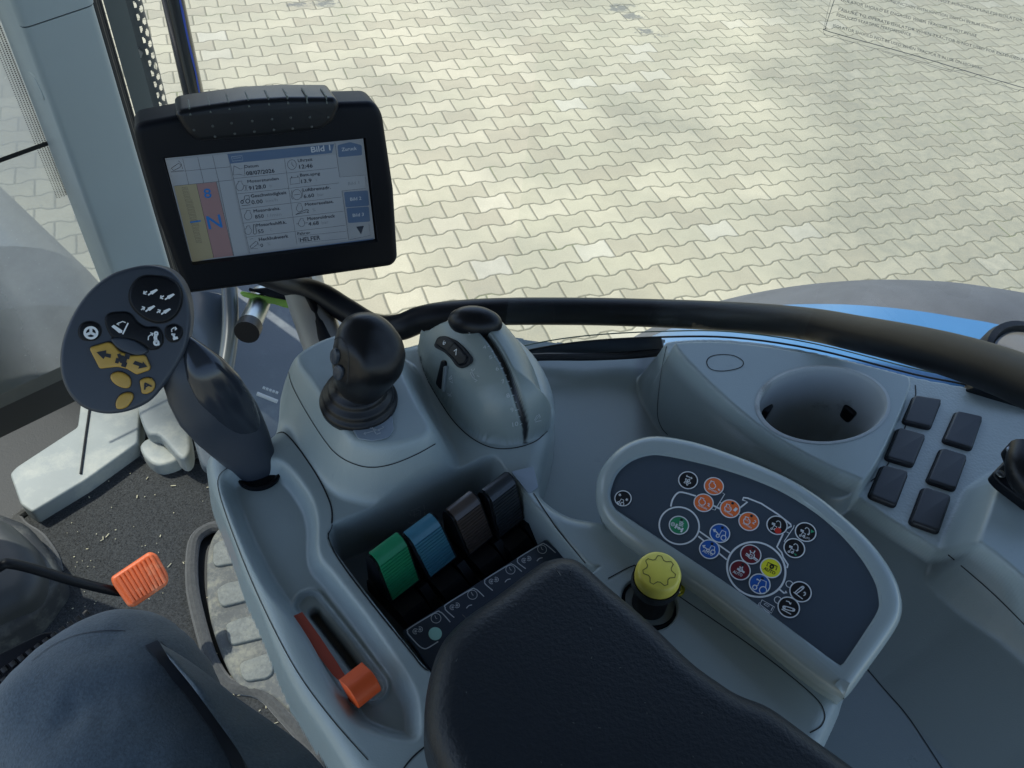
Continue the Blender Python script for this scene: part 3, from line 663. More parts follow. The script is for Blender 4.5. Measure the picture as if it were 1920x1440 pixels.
# ================================================================== yellow knob
kb = P(1217, 1132, ZA-.006); kt = P(1236, 1070, ZA+.043); kax = nrm(kt-kb); KL = np.linalg.norm(kt-kb)
kn = thing('power_takeoff_knob', 'yellow push-pull knob with a gear emblem on a black stem', 'knob', kb)
MB().lathe(kb, UP, [(.0205, -.002), (.0205, .003), (.0185, .0045), (.0165, .003), (.0165, -.002)], 40).build('base_ring', BLACK, kn)
MB().lathe(kb, kax, [(.0115, 0), (.0115, KL-.020), (.0145, KL-.019), (.0155, KL-.016), (.0150, KL-.010)], 40).build('stem', SOFT, kn)
YEL = mat('yellow_plastic', (.78, .66, .10), .38, bump=.15, bscale=700, var=.08, vscale=50, dirt=(.25, .21, .06), dscale=120, dthr=.68)
MB().lathe(kb, kax, [(.0138, KL-.017), (.0142, KL-.015), (.0140, KL-.004), (.0130, KL-.0008), (.0115, KL), (0, KL)], 48).build('cap', YEL, kn, auto=50)
kf = Fr(kb+kax*KL, kax, P(1300, 1100, 2.3)-P(1200, 1040, 2.3)); gp = []
for k in range(28):
    a = 2*math.pi*(k+.5)/28; r = .0100 if (k//2) % 2 == 0 else .0076; gp.append((r*math.cos(a), r*math.sin(a)))
MB().stroke(kf, gp, .0005, .0002, closed=True).build('gear_emblem', mat('worn_black_print', (.09, .075, .015), .6), kn, auto=None)
ld = MB().lathe(pick(BA, 1269, 1105)[0], UP, [(.0052, -.001), (.0052, .0012), (.0042, .0016), (.004, .001), (.003, .0022), (0, .0026)], 28).build('indicator_lamp', mat('amber_lens', (.30, .27, .01), .12, coat=.5))
tag(ld, 'small unlit yellow-green indicator lens beside the yellow knob', 'indicator lamp')
# ================================================================== membrane control panel
pn = nrm((-.24, -.22, .95)); cf = Fr(P(1400, 1050, 2.300), pn, P(1600, 1200, 2.3)-P(1250, 900, 2.3))
icp = thing('control_panel', 'kidney-shaped keypad with coloured round buttons on a tractor outline', 'control panel', P(1400, 1050, 2.25))
z8 = lambda x, y: (1100+x/2.25, 800+y/2.25)
co = catmull(cf.hits([z8(*q) for q in [(38, 260), (55, 175), (120, 92), (200, 45), (300, 28), (450, 52), (600, 100), (800, 180), (950, 262), (1085, 365), (1205, 478), (1292, 598), (1332, 700), (1332, 790), (1285, 880), (1185, 1020), (1130, 1096), (1096, 1134), (1075, 1130), (960, 1062), (700, 855), (500, 700), (330, 590), (200, 500), (95, 415), (50, 345)]]), 5)
ci_px = [z8(*q) for q in [(100, 290), (112, 235), (135, 190), (185, 147), (250, 122), (320, 120), (450, 146), (580, 180), (720, 228), (850, 288), (1000, 388), (1130, 518), (1210, 640), (1233, 725), (1226, 780), (1170, 870), (1100, 975), (1078, 1001), (1060, 998), (1000, 955), (700, 733), (450, 563), (280, 452), (160, 372), (118, 340)]]
ci = catmull(cf.hits(ci_px), 4)
FRM = mat('satin_grey_frame', (.30, .35, .345), .22, bump=.12, bscale=1500, var=.03, coat=.15, dirt=(.24, .25, .24), dscale=40, dthr=.66)
# frame: rounded rim around a sunken key field
mbf = MB(); o = ccw(co); inn = ccw(ci); k = len(o)
inn = np.array([inn[np.argmin(np.linalg.norm(inn-q, axis=1))] for q in o]) if 0 else inn
V = []; Fc = []; rings = [(0, -.030), (0, -.012), (-.0005, -.006), (.0012, -.0022), (.0042, .0006), (.008, .0016)]
for d_, h_ in rings: V += [cf.pt(u, v, h_) for u, v in (inset(o, d_) if d_ else o)]
for r in range(len(rings)-1):
    for i in range(k): Fc.append((r*k+i, r*k+(i+1) % k, (r+1)*k+(i+1) % k, (r+1)*k+i))
b0_ = (len(rings)-1)*k; q2 = inset(o, .008); m = len(inn); io = inset(inn, -.0012); h0 = len(V)
V += [cf.pt(u, v, .0012) for u, v in io]; V += [cf.pt(u, v, -.0012) for u, v in inn]
ix = [b0_+i for i in range(k)]+[h0+i for i in range(m)]
for t in tessellate_polygon([[Vector((*p_, 0)) for p_ in q2], [Vector((*p_, 0)) for p_ in io]]): Fc.append(tuple(ix[i] for i in t))
for i in range(m): Fc.append((h0+i, h0+(i+1) % m, h0+m+(i+1) % m, h0+m+i))
mbf.add(V, Fc).build('panel_frame', FRM, icp, auto=50)
MEM = mat('slate_membrane', (.046, .064, .086), .42, bump=.25, bscale=1600, var=.05, vscale=10)
MB().fill(cf, inset(inn, -.0003), -.0011).build('membrane', MEM, icp, auto=None)
hb = -.0011
z3 = lambda x, y: (1130+x/4.465, 860+y/4.465)
mb = MB()
def st(pts, w, cl=False, cm=0, hh=.00025, mp=z3, m_=None):
    q = [mp(*p_) for p_ in pts]; q = catmull(q, cm, cl) if cm else q
    (m_ or mb).stroke(cf, cf.hits(q), w, hb+hh, cl)
wc = cf.hit(*z3(1285, 920)); wr = .5*(np.linalg.norm(cf.hit(*z3(1042, 850))-cf.hit(*z3(1528, 990)))); wr *= .985
mb.stroke(cf, circ(wc, wr, 64), .0012, hb+.0002, True)
w2 = cf.hit(*z3(640, 555)); r2 = .5*np.linalg.norm(cf.hit(*z3(475, 525))-cf.hit(*z3(805, 590)))
mb.stroke(cf, circ(w2, r2, 56), .00105, hb+.0002, True)
st([(570, 397), (585, 340), (620, 290), (665, 277), (780, 308)], .0011, cm=4); st([(920, 385), (995, 422)], .0012)
st([(1145, 412), (1213, 358), (1172, 340), (1180, 322), (1215, 326), (1330, 372), (1470, 462), (1575, 545), (1580, 562), (1545, 580)], .0011)
st([(1512, 625), (1460, 735), (1500, 782), (1512, 822), (1552, 882), (1545, 912)], .0010)
st([(808, 603), (1066, 785)], .0010); st([(800, 645), (1040, 842)], .0010); st([(1480, 1090), (1520, 1122), (1542, 1118), (1530, 1105)], .0010)
for pts in ([(1005, 282), (1022, 292), (940, 427), (915, 418)], [(985, 362), (1000, 372)], [(1145, 460), (1160, 470)], [(1605, 553), (1600, 572), (1520, 690), (1535, 697)], [(1540, 608), (1566, 622)], [(945, 680), (940, 690)], [(1200, 855), (1190, 872)], [(1612, 1165), (1600, 1185)]): st(pts, .0005)
for c in ((1565, 1047), (1468, 1180)): mb.stroke(cf, circ(cf.hit(*z3(*c)), .0021, 20), .0005, hb+.0002, True)
for k_ in range(4): st([(1335-k_*10, 1178+k_*14), (1440-k_*8, 1238+k_*18)] if k_ == 0 else [(1322-k_*7, 1190+k_*10), (1308-k_*4, 1214+k_*6), (1405-k_*3, 1290+k_*2)] , .0003)
st([(1335, 1178), (1318, 1218), (1415, 1290), (1440, 1240), (1335, 1178)], .0004); st([(1350, 1215), (1365, 1208), (1400, 1232), (1385, 1238), (1350, 1215)], .0003); st([(1425, 1240), (1410, 1270)], .0004)
mb.build('tractor_outline', WHITE, icp, auto=None)
def key(c, col, label, draw=None, r=None, led=True, ink=None):
    """one round key: ring, disc, symbol"""
    cc = cf.hit(*z3(*c)); rr = (r or 78)/4.465/1490*.555*1.02
    b_ = MB().fill(cf, circ(cc, rr*.90, 40), hb+.0006).build('round_key', col, icp, auto=None); tag(b_, label)
    MB().stroke(cf, circ(cc, rr*.95, 44), rr*.11, hb+.0007, True).build('key_ring', WHITE, b_, auto=None)
    s_ = MB()
    def ln(pts, w=.0004, cl=False, cm=0): 
        q = [z3(c[0]+x, c[1]+y) for x, y in pts]; q = catmull(q, cm, cl) if cm else q
        s_.stroke(cf, cf.hits(q), w, hb+.0008, cl)
    def arc(x, y, rad, w=.0004, a0=0, a1=6.2832): 
        s_.stroke(cf, cf.hits([z3(c[0]+x+rad*math.cos(a0+(a1-a0)*t/18), c[1]+y+rad*math.sin(a0+(a1-a0)*t/18)) for t in range(19)]), w, hb+.0008)
    def tx(t_, a, b2, hp, bold=.6): text(s_, cf, t_, z3(c[0]+a[0], c[1]+a[1]), z3(c[0]+b2[0], c[1]+b2[1]), hp/4.465, hb+.0008, bold)
    if draw: draw(ln, arc, tx)
    if s_.v: s_.build('key_symbol', ink or WHITE, b_, auto=None)
    if led: MB().fill(cf, circ(cf.hit(*z3(c[0]+22, c[1]-45)), .00095, 14), hb+.0009).build('key_light', SEAM, b_, auto=None)
def engine(ln, arc, ox=0, oy=0, s=1., auto=False):
    ln([(ox+q[0]*s, oy+q[1]*s) for q in [(-14, -34), (18, -22), (12, -12), (26, 0), (28, 18), (14, 34), (-8, 34), (-26, 20), (-30, 0), (-22, -14), (-14, -16), (-14, -34)]], .00055)
def eng_arrow(up):
    def d(ln, arc, tx):
        engine(ln, arc, -12, -12, .95); tx('n/min', (-48, 28), (26, 62), 20)
        s = -1 if up else 1; ln([(36, 6-s*12+10), (44, 14+10-s*0), (52, 6+10-s*12+14), (44, 22-s*18)], .0004, True); ln([(34, 22), (50, 34)], .0005)
    return d
def eng_auto(n_):
    def d(ln, arc, tx): engine(ln, arc, -16, -8, .95); tx('n/min', (-52, 22), (18, 64), 19); tx('AUTO', (-38, -14), (0, 12), 11, .4); tx(n_, (26, 14), (44, 28), 34, 3)
    return d
def tractor(ln, ox=0, oy=0, flip=1, s=1.):
    ln([(ox+flip*q[0]*s, oy+q[1]*s) for q in [(-34, 2), (-12, 6), (-12, -2), (4, -28), (34, -16), (30, 22)]], .0005)
    for (x, y, r_) in ((-30, 16, 12), (16, 32, 20)):
        ln([(ox+flip*(x+r_*math.cos(a))*s, oy+(y+r_*math.sin(a))*s) for a in np.linspace(0, 6.2832, 17)], .0006)
def tlock(ln, arc, tx):
    arc(4, 10, 26, .0006, -.4, 3.6); ln([(-38, -8), (-8, 12)], .0008); ln([(-44, 4), (-16, 24)], .0005); ln([(28, 26), (60, 50)], .0008); ln([(22, 36), (54, 60)], .0005)
    ln([(-6, -34), (2, -12)], .0007); ln([(36, -30), (22, -4)], .0007); ln([(-6, -2), (14, 6), (8, 26), (-12, 18)], .0005, True); arc(6, -6, 10, .0004, 3.0, 6.0)
def fan(ln, arc, tx):
    for k_ in range(5):
        a = k_*1.2566+.4; ln([(-5, 14), (-5+18*math.cos(a-.35), 14+18*math.sin(a-.35)), (-5+30*math.cos(a), 14+30*math.sin(a)), (-5+18*math.cos(a+.4), 14+18*math.sin(a+.4))], .00045, True, 3)
    ln([(-14, -36), (34, -14)], .0006); ln([(-6, -42), (-14, -36), (-8, -26)], .0005); ln([(28, -26), (34, -14), (22, -10)], .0005)
def rock(ex=0):
    def d(ln, arc, tx):
        ln([(-44, 34), (-26, 4), (-2, 14), (-8, 34)], .0005, True); arc(-46, 30, 7, .0004); arc(-16, 36, 8, .0004); ln([(-40, -18), (-14, -8)], .0009); ln([(-42, -8), (-16, 2)], .0005); ln([(-38, -24), (-42, -4)], .0004); ln([(-20, -16), (-26, 4)], .0004)
        ln([(-6, -26), (10, -36), (28, -22), (30, 6), (22, 22)], .0005, False, 4); ln([(12, 16), (22, 26), (34, 14)], .0005)
        if ex == 1: tx('AUTO', (-20, 54), (34, 66), 16)
    return d
def axle(ln, arc, tx):
    ln([(-14, -10), (-32, 26)], .0012); ln([(34, 24), (18, 60)], .0012); ln([(-24, 8), (26, 42)], .0008); arc(0, 26, 9, .0005); arc(-50, -8, 15, .0004); arc(-50, -8, 7, .0003)
    for k_ in range(3): ln([(8-k_*4, -30+k_*14), (42-k_*4, -12+k_*12)], .0004); ln([(10+k_*12, -34), (0+k_*12, 10)], .0003)
def lift(dn):
    def d(ln, arc, tx):
        if dn: ln([(-46, 2), (-40, -10), (44, 14), (48, 26), (38, 34), (-42, 14)], .0006, True, 2); arc(-34, 4, 6, .0004); arc(38, 24, 5, .0003); ln([(-60, 16), (20, 60)], .0006); ln([(-22, -52), (2, -44), (14, -28)], .0006, False, 3); ln([(4, -30), (16, -24), (20, -38)], .0005)
        else: ln([(-44, 4), (8, -40), (24, -42), (26, -28), (-30, 14), (-42, 14)], .0006, True, 2); arc(14, -32, 5, .0003); ln([(-58, 4), (18, 62)], .0006); ln([(24, 34), (40, 24), (36, 6)], .0006, False, 3); ln([(26, 10), (36, 2), (44, 14)], .0005)
    return d
def tow(auto=False):
    def d(ln, arc, tx):
        tractor(ln, 14, -4 if auto else 6, 1, .9 if auto else 1.05); ln([(-52, -26 if auto else -34), (-14, 6)], .0007); ln([(-34, -30), (-56, -30), (-44, -10)], .0008)
        if auto: tx('AUTO', (-62, 22), (22, 60), 24, .8)
    return d
key((170, 330), BLACKP, 'black key with small stars and a tractor, apart at the left end', lambda ln, arc, tx: ([ln([(x+12*math.cos(a), y+12*math.sin(a)), (x-12*math.cos(a), y-12*math.sin(a))], .0004) for x, y in ((-26, -28), (32, 12)) for a in (.3, 1.35, 2.4)], tractor(ln, -18, 26, 1, .7)), r=69, led=False)
key((715, 178), BLACKP, 'black key with a white fan symbol', fan)
key((931, 228), ORANGE, 'orange engine speed key, uppermost of the orange ones', eng_arrow(True), led=False)
key((845, 367), ORANGE, 'orange engine speed key on the bonnet line of the outline', eng_arrow(False), led=False)
key((1066, 417), ORANGE, 'orange key marked AUTO 1', eng_auto('1'))
key((1224, 523), ORANGE, 'orange key marked AUTO 2', eng_auto('2'))
key((638, 555), GREEN, 'green axle suspension key inside the front wheel', axle)
key((981, 622), BLUE, 'blue key with an arrow and tractor, above the chassis line', tow())
key((894, 756), BLUE, 'blue key with arrow, tractor and AUTO', tow(True))
key((1460, 555), BLACKP, 'black turning key with a red dot', lambda ln, arc, tx: rock()(ln, arc, tx))
key((1700, 612), BLACKP, 'black turning key marked AUTO with a green triangle', lambda ln, arc, tx: rock(1)(ln, arc, tx))
key((1605, 747), BLACKP, 'black turning key with a small green triangle', lambda ln, arc, tx: rock()(ln, arc, tx))
key((1240, 799), MAROON, 'dark red differential lock key', tlock)
key((1150, 931), MAROON, 'dark red differential lock key marked AUTO', lambda ln, arc, tx: (tlock(lambda p_, w=.0004, cl=False, cm=0: ln([(x*.6+2, y*.6-10) for x, y in p_], w, cl, cm), lambda x, y, r_, w=.0004, a0=0, a1=6.2832: arc(x*.6+2, y*.6-10, r_*.6, w, a0, a1), tx), tx('AUTO', (-62, 22), (14, 58), 24, .8)))
key((1408, 913), YELLOWP, 'yellow power take-off key marked AUTO', lambda ln, arc, tx: (ln([(-34, -14), (-24, -46), (54, -12), (42, 20)], .0006), arc(8, -10, 13, .0009), [ln([(8+14*math.cos(a), -10+14*math.sin(a)), (8+20*math.cos(a), -10+20*math.sin(a))], .0009) for a in np.linspace(0, 5.5, 8)], tx('AUTO', (-62, 14), (30, 60), 27, .9)), ink=BLACKP, led=False)
key((1315, 1046), BLUE, 'blue key with a large tractor, lowest in the rear wheel', lambda ln, arc, tx: (tractor(ln, 4, 6, 1, 1.5), ln([(-26, -40), (8, -22)], .0006), ln([(-26, -40), (-16, -42), (-24, -30)], .0005)))
key((1657, 1112), BLACKP, 'black key with a raised lift arm symbol', lift(False), led=False)
key((1558, 1242), BLACKP, 'black key with a lowered lift arm symbol', lift(True), led=False)
for c, m_ in (((1468, 603), RED),): MB().fill(cf, circ(cf.hit(*z3(*c)), .0021, 20), hb+.0010).build('red_dot', m_, icp, auto=None)
GT = mat('green_mark', (.03, .30, .14), .5)
for pts in ([(1745, 592), (1775, 612), (1742, 622)], [(1600, 788), (1630, 805), (1612, 812)]): MB().fill(cf, cf.hits([z3(*q) for q in pts]), hb+.0010).build('green_triangle', GT, icp, auto=None)
# ================================================================== display terminal
mc = CAM+RW@np.array([0, 0, 0])
mo = P(311.5, 299.6, 2.26); mfr = Fr(PD(311.5, 299.6, .93), (.425, -.872, .242), (.90, .436, 0))
mon = thing('display_terminal', 'black rugged touchscreen terminal on an arm, showing vehicle data in German', 'display terminal', mfr.at(500, 550, -.03))
zm = lambda x, y: (240+x/3.556, 160+y/3.556)
zs2 = lambda x, y: (300+x/4.364, 240+y/4.364)
H0 = .009
mout = rounded(mfr.hits([zm(*q) for q in [(28, 262), (330, 205), (900, 150), (1420, 118), (1645, 112), (1700, 190), (1775, 700), (1803, 1165), (1765, 1212), (1100, 1308), (402, 1398), (380, 1370), (200, 900), (60, 420)]], H0), [.012, .0, .0, .0, .016, .01, 0, .012, .008, 0, .006, .004, 0, 0], 5)
keep_ = [0]
for i in range(1, len(mout)):
    if np.linalg.norm(mout[i]-mout[keep_[-1]]) > 1e-5: keep_.append(i)
mout = mout[keep_]
minn = rounded(mfr.hits([zm(*q) for q in [(232, 482), (1590, 350), (1668, 1045), (428, 1200)]], H0), .002, 3)
MONB = mat('black_terminal_plastic', (.004, .005, .0075), .5, spec=.16, bump=.2, bscale=1200, rvar=.06)
MB().slab(mfr, mout, .050, .0075, H0, 6, hole=minn).build('housing', MONB, mon, auto=50)
# screen picture: backlit
def em(name, c, s=.085): return mat(name, tuple(q*.25 for q in c), .12, emit=c, es=s)
SB = em('screen_grey', (.30, .38, .47)); SL = em('screen_light', (.34, .43, .53)); SBL = em('screen_blue', (.10, .18, .33)); SY = em('screen_yellow', (.35, .36, .26)); SR = em('screen_red', (.32, .235, .27)); SD = em('screen_dark_ink', (.02, .035, .07)); SN = em('screen_bright_blue', (.03, .20, .62)); SW = em('screen_white', (.50, .62, .75)); SG = em('screen_faint', (.22, .29, .37))
scr = MB().fill(mfr, mfr.hits([(309, 297), (681, 260), (703, 448), (361, 497)]), -.0004).build('screen', SB, mon, auto=None)
def fl(name, pts, m, h, mp=zs2):
    return MB().fill(mfr, mfr.hits([mp(*q) for q in pts], h), h).build(name, m, scr, auto=None)
fl('light_cells', [(50, 262), (550, 212), (585, 425), (470, 440), (625, 1040), (735, 1025), (600, 430), (575, 290), (552, 212)][:4]+[(100, 475)], SL, .0001)
fl('light_column', [(480, 438), (590, 425), (720, 1030), (605, 1050)], SL, .0001)
fl('light_field', [(575, 290), (1440, 215), (1540, 915), (730, 1020)], SL, .0001)
fl('yellow_column', [(115, 475), (298, 458), (440, 1062), (265, 1100)], SY, .0002)
fl('red_column', [(300, 458), (460, 442), (600, 1045), (440, 1062)], SR, .0002)
fl('title_bar', [(550, 212), (1425, 132), (1405, 205), (572, 292)], SBL, .0002)
fl('foot_bar', [(262, 1098), (1748, 902), (1745, 912), (268, 1108)], SBL, .0002)
fl('side_column', [(1432, 122), (1650, 100), (1685, 385), (1470, 402)], SB, .0002)
for nm, pts in (('Zuruck', [(1452, 140), (1555, 115), (1650, 140), (1655, 222), (1460, 240)]), ('Bild 2', [(1505, 525), (1700, 510), (1712, 635), (1520, 650)]), ('Bild 3', [(1525, 655), (1708, 642), (1720, 765), (1540, 778)])):
    MB().fill(mfr, rounded(mfr.hits([zs2(*q) for q in pts], .0003), .0018, 3), .0003).build('soft_button', SBL, scr, auto=None)
fl('tab', [(1462, 402), (1675, 385), (1685, 492), (1480, 512)], SL, .0003)
mb = MB()
def sl_(pts, w=.0004, cm=0):
    q = [zs2(*p_) for p_ in pts]; q = catmull(q, cm, False) if cm else q; mb.stroke(mfr, mfr.hits(q, .0004), w, .0004)
for pts in ([(185, 250), (235, 462)], [(308, 238), (358, 450)], [(430, 226), (480, 438)], [(90, 362), (575, 318)], [(115, 475), (595, 425)], [(575, 290), (735, 1025)], [(480, 438), (605, 1048)], [(298, 458), (440, 1062)], [(460, 442), (600, 1045)], [(1018, 250), (1120, 950)], [(600, 415), (1450, 325)], [(625, 540), (1465, 450)], [(650, 665), (1485, 565)], [(675, 780), (1505, 680)], [(700, 895), (1520, 795)], [(1490, 515), (1545, 915)], [(1432, 122), (1470, 402), (1680, 385), (1685, 492), (1490, 515)], [(1550, 915), (1722, 878), (1710, 785)]): sl_(pts, .00028)
def stx(m_, t_, a, b, hp, bold=0): text(m_, mfr, t_, zs2(*a), zs2(*b), hp/4.364, .0005, bold)
for t_, a, b, hp, bo in [('Datum', (693, 328), (806, 318), 24, .5), ('08/07/2026', (708, 388), (938, 364), 32, .5), ('Motorstunden', (718, 450), (972, 424), 24, .3), ('9128.0', (730, 508), (868, 492), 32, .7), ('Geschwindigkeit', (745, 570), (1035, 540), 26, .3), ('0.00', (752, 624), (842, 614), 32, .8), ('Motordrehz.', (768, 692), (985, 668), 24, .4), ('850', (780, 742), (850, 734), 30, .9), ('Motorkuhlfl.k.', (792, 808), (1035, 782), 24, .4), ('55', (805, 862), (850, 856), 30, .9), ('Heckhubwerk', (812, 925), (1050, 896), 26, .4), ('0', (824, 975), (846, 972), 28, 2), ('Uhrzeit', (1130, 280), (1248, 268), 26, .5), ('12:46', (1142, 334), (1250, 322), 32, .8), ('Batt.spng', (1148, 398), (1310, 382), 24, .4), ('13.9', (1158, 452), (1242, 443), 30, .8), ('Luftbremsdr.', (1170, 520), (1395, 498), 26, .4), ('6.60', (1178, 574), (1262, 564), 30, .8), ('Motorauslast.', (1188, 638), (1420, 612), 24, .4), ('2', (1198, 694), (1220, 692), 28, 2), ('Motoroldruck', (1208, 756), (1432, 730), 26, .4), ('4.68', (1216, 800), (1300, 790), 30, .8), ('Fahrer', (1126, 876), (1230, 866), 22, .5), ('HELFER', (1148, 932), (1312, 912), 34, .5)]: stx(mb, t_, a, b, hp, bo)
sl_([(1125, 885), (1525, 845), (1532, 902), (1140, 942), (1132, 896)], .00025)
def eng2(cx, cy, s=1.): sl_([(cx+x*s, cy+y*s) for x, y in [(-14, -42), (16, -44), (14, -28), (28, -10), (28, 16), (10, 34), (-14, 34), (-30, 16), (-30, -8), (-16, -28), (-14, -42)]], .0004)
eng2(655, 478); eng2(722, 718); eng2(722, 840, .9); eng2(1142, 655, .85); eng2(1160, 778, .85)
sl_([(605, 310), (655, 335), (690, 325), (695, 390), (650, 378), (600, 385), (605, 310)], .0004)
for c, r_ in (((1080, 300), 36), ((1120, 545), 38)):
    sl_([(c[0]+r_*math.cos(a), c[1]+r_*1.1*math.sin(a)) for a in np.linspace(0, 6.2832, 25)], .0004)
sl_([(1078, 275), (1080, 302), (1098, 318)], .0004); sl_([(1066, 410), (1140, 402), (1145, 452), (1068, 462), (1066, 410)], .0004); sl_([(1078, 408), (1078, 396)], .0008); sl_([(1128, 402), (1128, 390)], .0008)
sl_([(1096, 548), (1146, 542)], .0004); sl_([(1080, 510), (1072, 550), (1086, 585)], .0004, 3); sl_([(1160, 505), (1168, 540), (1156, 575)], .0004, 3)
for c, r_ in (((718, 598), 17), ((672, 606), 11)): sl_([(c[0]+r_*math.cos(a), c[1]+r_*math.sin(a)) for a in np.linspace(0, 6.2832, 17)], .0008)
sl_([(664, 592), (688, 588), (694, 556), (728, 552), (732, 578)], .0006); sl_([(668, 636), (740, 628)], .0005)
sl_([(690, 470), (715, 468), (700, 490), (716, 512), (694, 514), (706, 490), (690, 470)], .0004); sl_([(765, 790), (778, 786), (792, 860), (776, 870), (764, 862), (765, 790)], .0006)
sl_([(735, 970), (785, 925), (800, 935), (795, 955), (750, 985), (735, 970)], .0005); sl_([(730, 990), (800, 985)], .0003); sl_([(800, 935), (812, 965)], .0003); sl_([(735, 910), (760, 905)], .0003)
sl_([(1110, 708), (1195, 668), (1190, 690), (1110, 708)], .0006); sl_([(1115, 785), (1135, 783)], .0005); sl_([(1185, 778), (1208, 775)], .0005)
sl_([(92, 330), (150, 290), (172, 300), (165, 322), (110, 348), (92, 330)], .0005); sl_([(150, 268), (172, 290), (185, 335)], .0004); sl_([(90, 356), (195, 346)], .0003)
for k_ in range(22):
    y = 487+k_*21.0; x = 178+(y-487)*.262; w_ = 58 if 4 < k_ < 16 else 48; sl_([(x, y), (x+w_, y-4), (x+w_+2, y+8), (x+3, y+12), (x, y)], .00022)
mb.build('screen_lettering', SD, scr, auto=None)
fl('down_arrow', [(1605, 808), (1668, 800), (1645, 870)], SD, .0004)
mb = MB(); stx(mb, '8', (365, 575), (425, 570), 78, 2.2); stx(mb, 'N', (402, 828), (512, 812), 108, 2.0)
mb.fill(mfr, mfr.hits([zs2(*q) for q in [(245, 765), (332, 752), (334, 764), (247, 777)]]), .0005); mb.build('gear_indicator', SN, scr, auto=None)
mb = MB(); stx(mb, 'Bild 1', (1240, 200), (1395, 182), 46, .8); mb.build('title_lettering', SW, scr, auto=None); mb = MB(); stx(mb, 'Zuruck', (1488, 190), (1610, 178), 28, .3); stx(mb, 'Bild 2', (1558, 596), (1648, 586), 26, .3); stx(mb, 'Bild 3', (1578, 728), (1668, 718), 26, .3)
sl2 = lambda pts: mb.stroke(mfr, mfr.hits([zs2(*q) for q in pts], .0005), .00025, .0005)
mb.build('button_lettering', SW, scr, auto=None); mb = MB()
sl2([(585, 235), (670, 226), (680, 262), (592, 272), (585, 235)]); sl2([(600, 248), (660, 242)]); mb.build('title_symbol', SW, scr, auto=None)
mb = MB(); stx(mb, 'Bild 1', (1540, 468), (1630, 458), 26, .3)
for t_, a, b in [('km/h', (868, 610), (965, 598)), ('1/min', (880, 730), (995, 716)), ('h', (900, 488), (918, 486)), ('V', (1275, 440), (1290, 438)), ('bar', (1290, 560), (1345, 553)), ('bar', (1325, 788), (1380, 780)), ('%', (1250, 684), (1275, 680)), ('%', (880, 962), (905, 958)), ('C', (905, 846), (920, 844))]: stx(mb, t_, a, b, 26)
mb.build('faint_lettering', SG, scr, auto=None)
# grip hump on top with notches and dots
hf = lambda pts, h: mfr.hits([zm(*q) for q in pts], h)
hp = [(318, 190), (345, 162), (560, 128), (800, 95), (1050, 80), (1380, 80), (1405, 115), (1410, 150), (1370, 240), (1290, 300), (900, 345), (470, 378), (400, 330), (345, 250)]
MB().slab(mfr, rounded(hf(hp, .020), .004, 4), .055, .006, .022, 6).build('grip_hump', SOFT, mon, auto=60)
mb = MB()
for x, y in [(410, 185), (545, 168), (672, 148), (802, 130), (935, 118), (1062, 110), (1190, 105), (1320, 108)]:
    a = mfr.at(*zm(x, y-34), .018); b = mfr.at(*zm(x+6, y+16), .022); mb.tube([a-mfr.N*.03, a-mfr.N*.012+mfr.V*.0004, a, b], .0011, 8)
mb.build('hump_groove', mat('worn_rubber_edge', (.10, .11, .09), .6), mon)
mb = MB()
for x, y in [(440, 298), (565, 272), (690, 252), (828, 238), (960, 225), (1085, 215), (1212, 212), (1335, 212), (712, 322), (842, 308), (972, 296), (1098, 288), (1225, 276), (580, 342)]:
    mb.lathe(mfr.at(*zm(x, y), .0218), mfr.N, [(.0014, 0), (.0012, .0008), (0, .0011)], 10)
mb.build('hump_stud', mat('worn_stud', (.05, .055, .05), .5), mon)
mb = MB(); e1 = [mfr.at(*q, .0092) for q in [(690, 262), (708, 450), (712, 462)]]; 
# mounting arm: bent flat tube down to the console
arm_t = [PD(556, 480, 1.12), PD(572, 545, 1.06), PD(588, 592, 1.00), PD(606, 642, .93), PD(628, 705, .86)]
MPOST = mat('taupe_painted_metal', (.27, .255, .22), .35, rvar=.08, metal=.2)
MB().tube(catmull(arm_t, 6, False), np.linspace(.0275, .0225, 25), 28).build('mounting_arm', MPOST, mon)
MB().tube(catmull([PD(562, 480, 1.075), PD(576, 545, 1.02), PD(592, 592, .962), PD(610, 642, .895), PD(634, 705, .83)], 6, False), .0095, 14).build('arm_cable', SATIN, mon)
# ================================================================== multifunction handle
hn = RW@np.array([.30, .16, -1.]); hfr = Fr(PD(235, 640, .545), hn, RW@np.array([1., 0, .3]))
mh = thing('multifunction_handle', 'charcoal multifunction handle with an oval button head and curved grip', 'handle', P(485, 885, ZA-.012))
zh = lambda x, y: (90+x/4.5, 480+y/4.5)
hd = catmull(hfr.hits([(240, 503), (202, 517), (165, 547), (137, 586), (118, 630), (111, 669), (114, 707), (129, 741), (154, 765), (188, 776), (220, 776), (252, 768), (282, 752), (305, 726), (330, 690), (348, 655), (356, 618), (357, 585), (350, 550), (335, 522), (312, 504), (278, 497)]), 5)
MB().slab(hfr, hd, .024, .0028, 0, 6).build('button_head', HANDLE, mh, auto=None)
gs = []
gp_ = [((322, 650), .560, 30, 40), ((345, 690), .562, 44, 42), ((372, 722), .568, 60, 42), ((398, 758), .576, 66, 42), ((425, 792), .586, 63, 38), ((450, 826), .594, 54, 34), ((470, 856), .601, 44, 30), ((483, 878), .607, 39, 28), ((490, 892), .612, 37, 27)]
cs = [PD(*c, d) for c, d, a, b in gp_]; cs = catmull(cs, 3, False); aa = np.interp(np.linspace(0, 8, len(cs)), range(9), [g_[2] for g_ in gp_]); bb = np.interp(np.linspace(0, 8, len(cs)), range(9), [g_[3] for g_ in gp_])
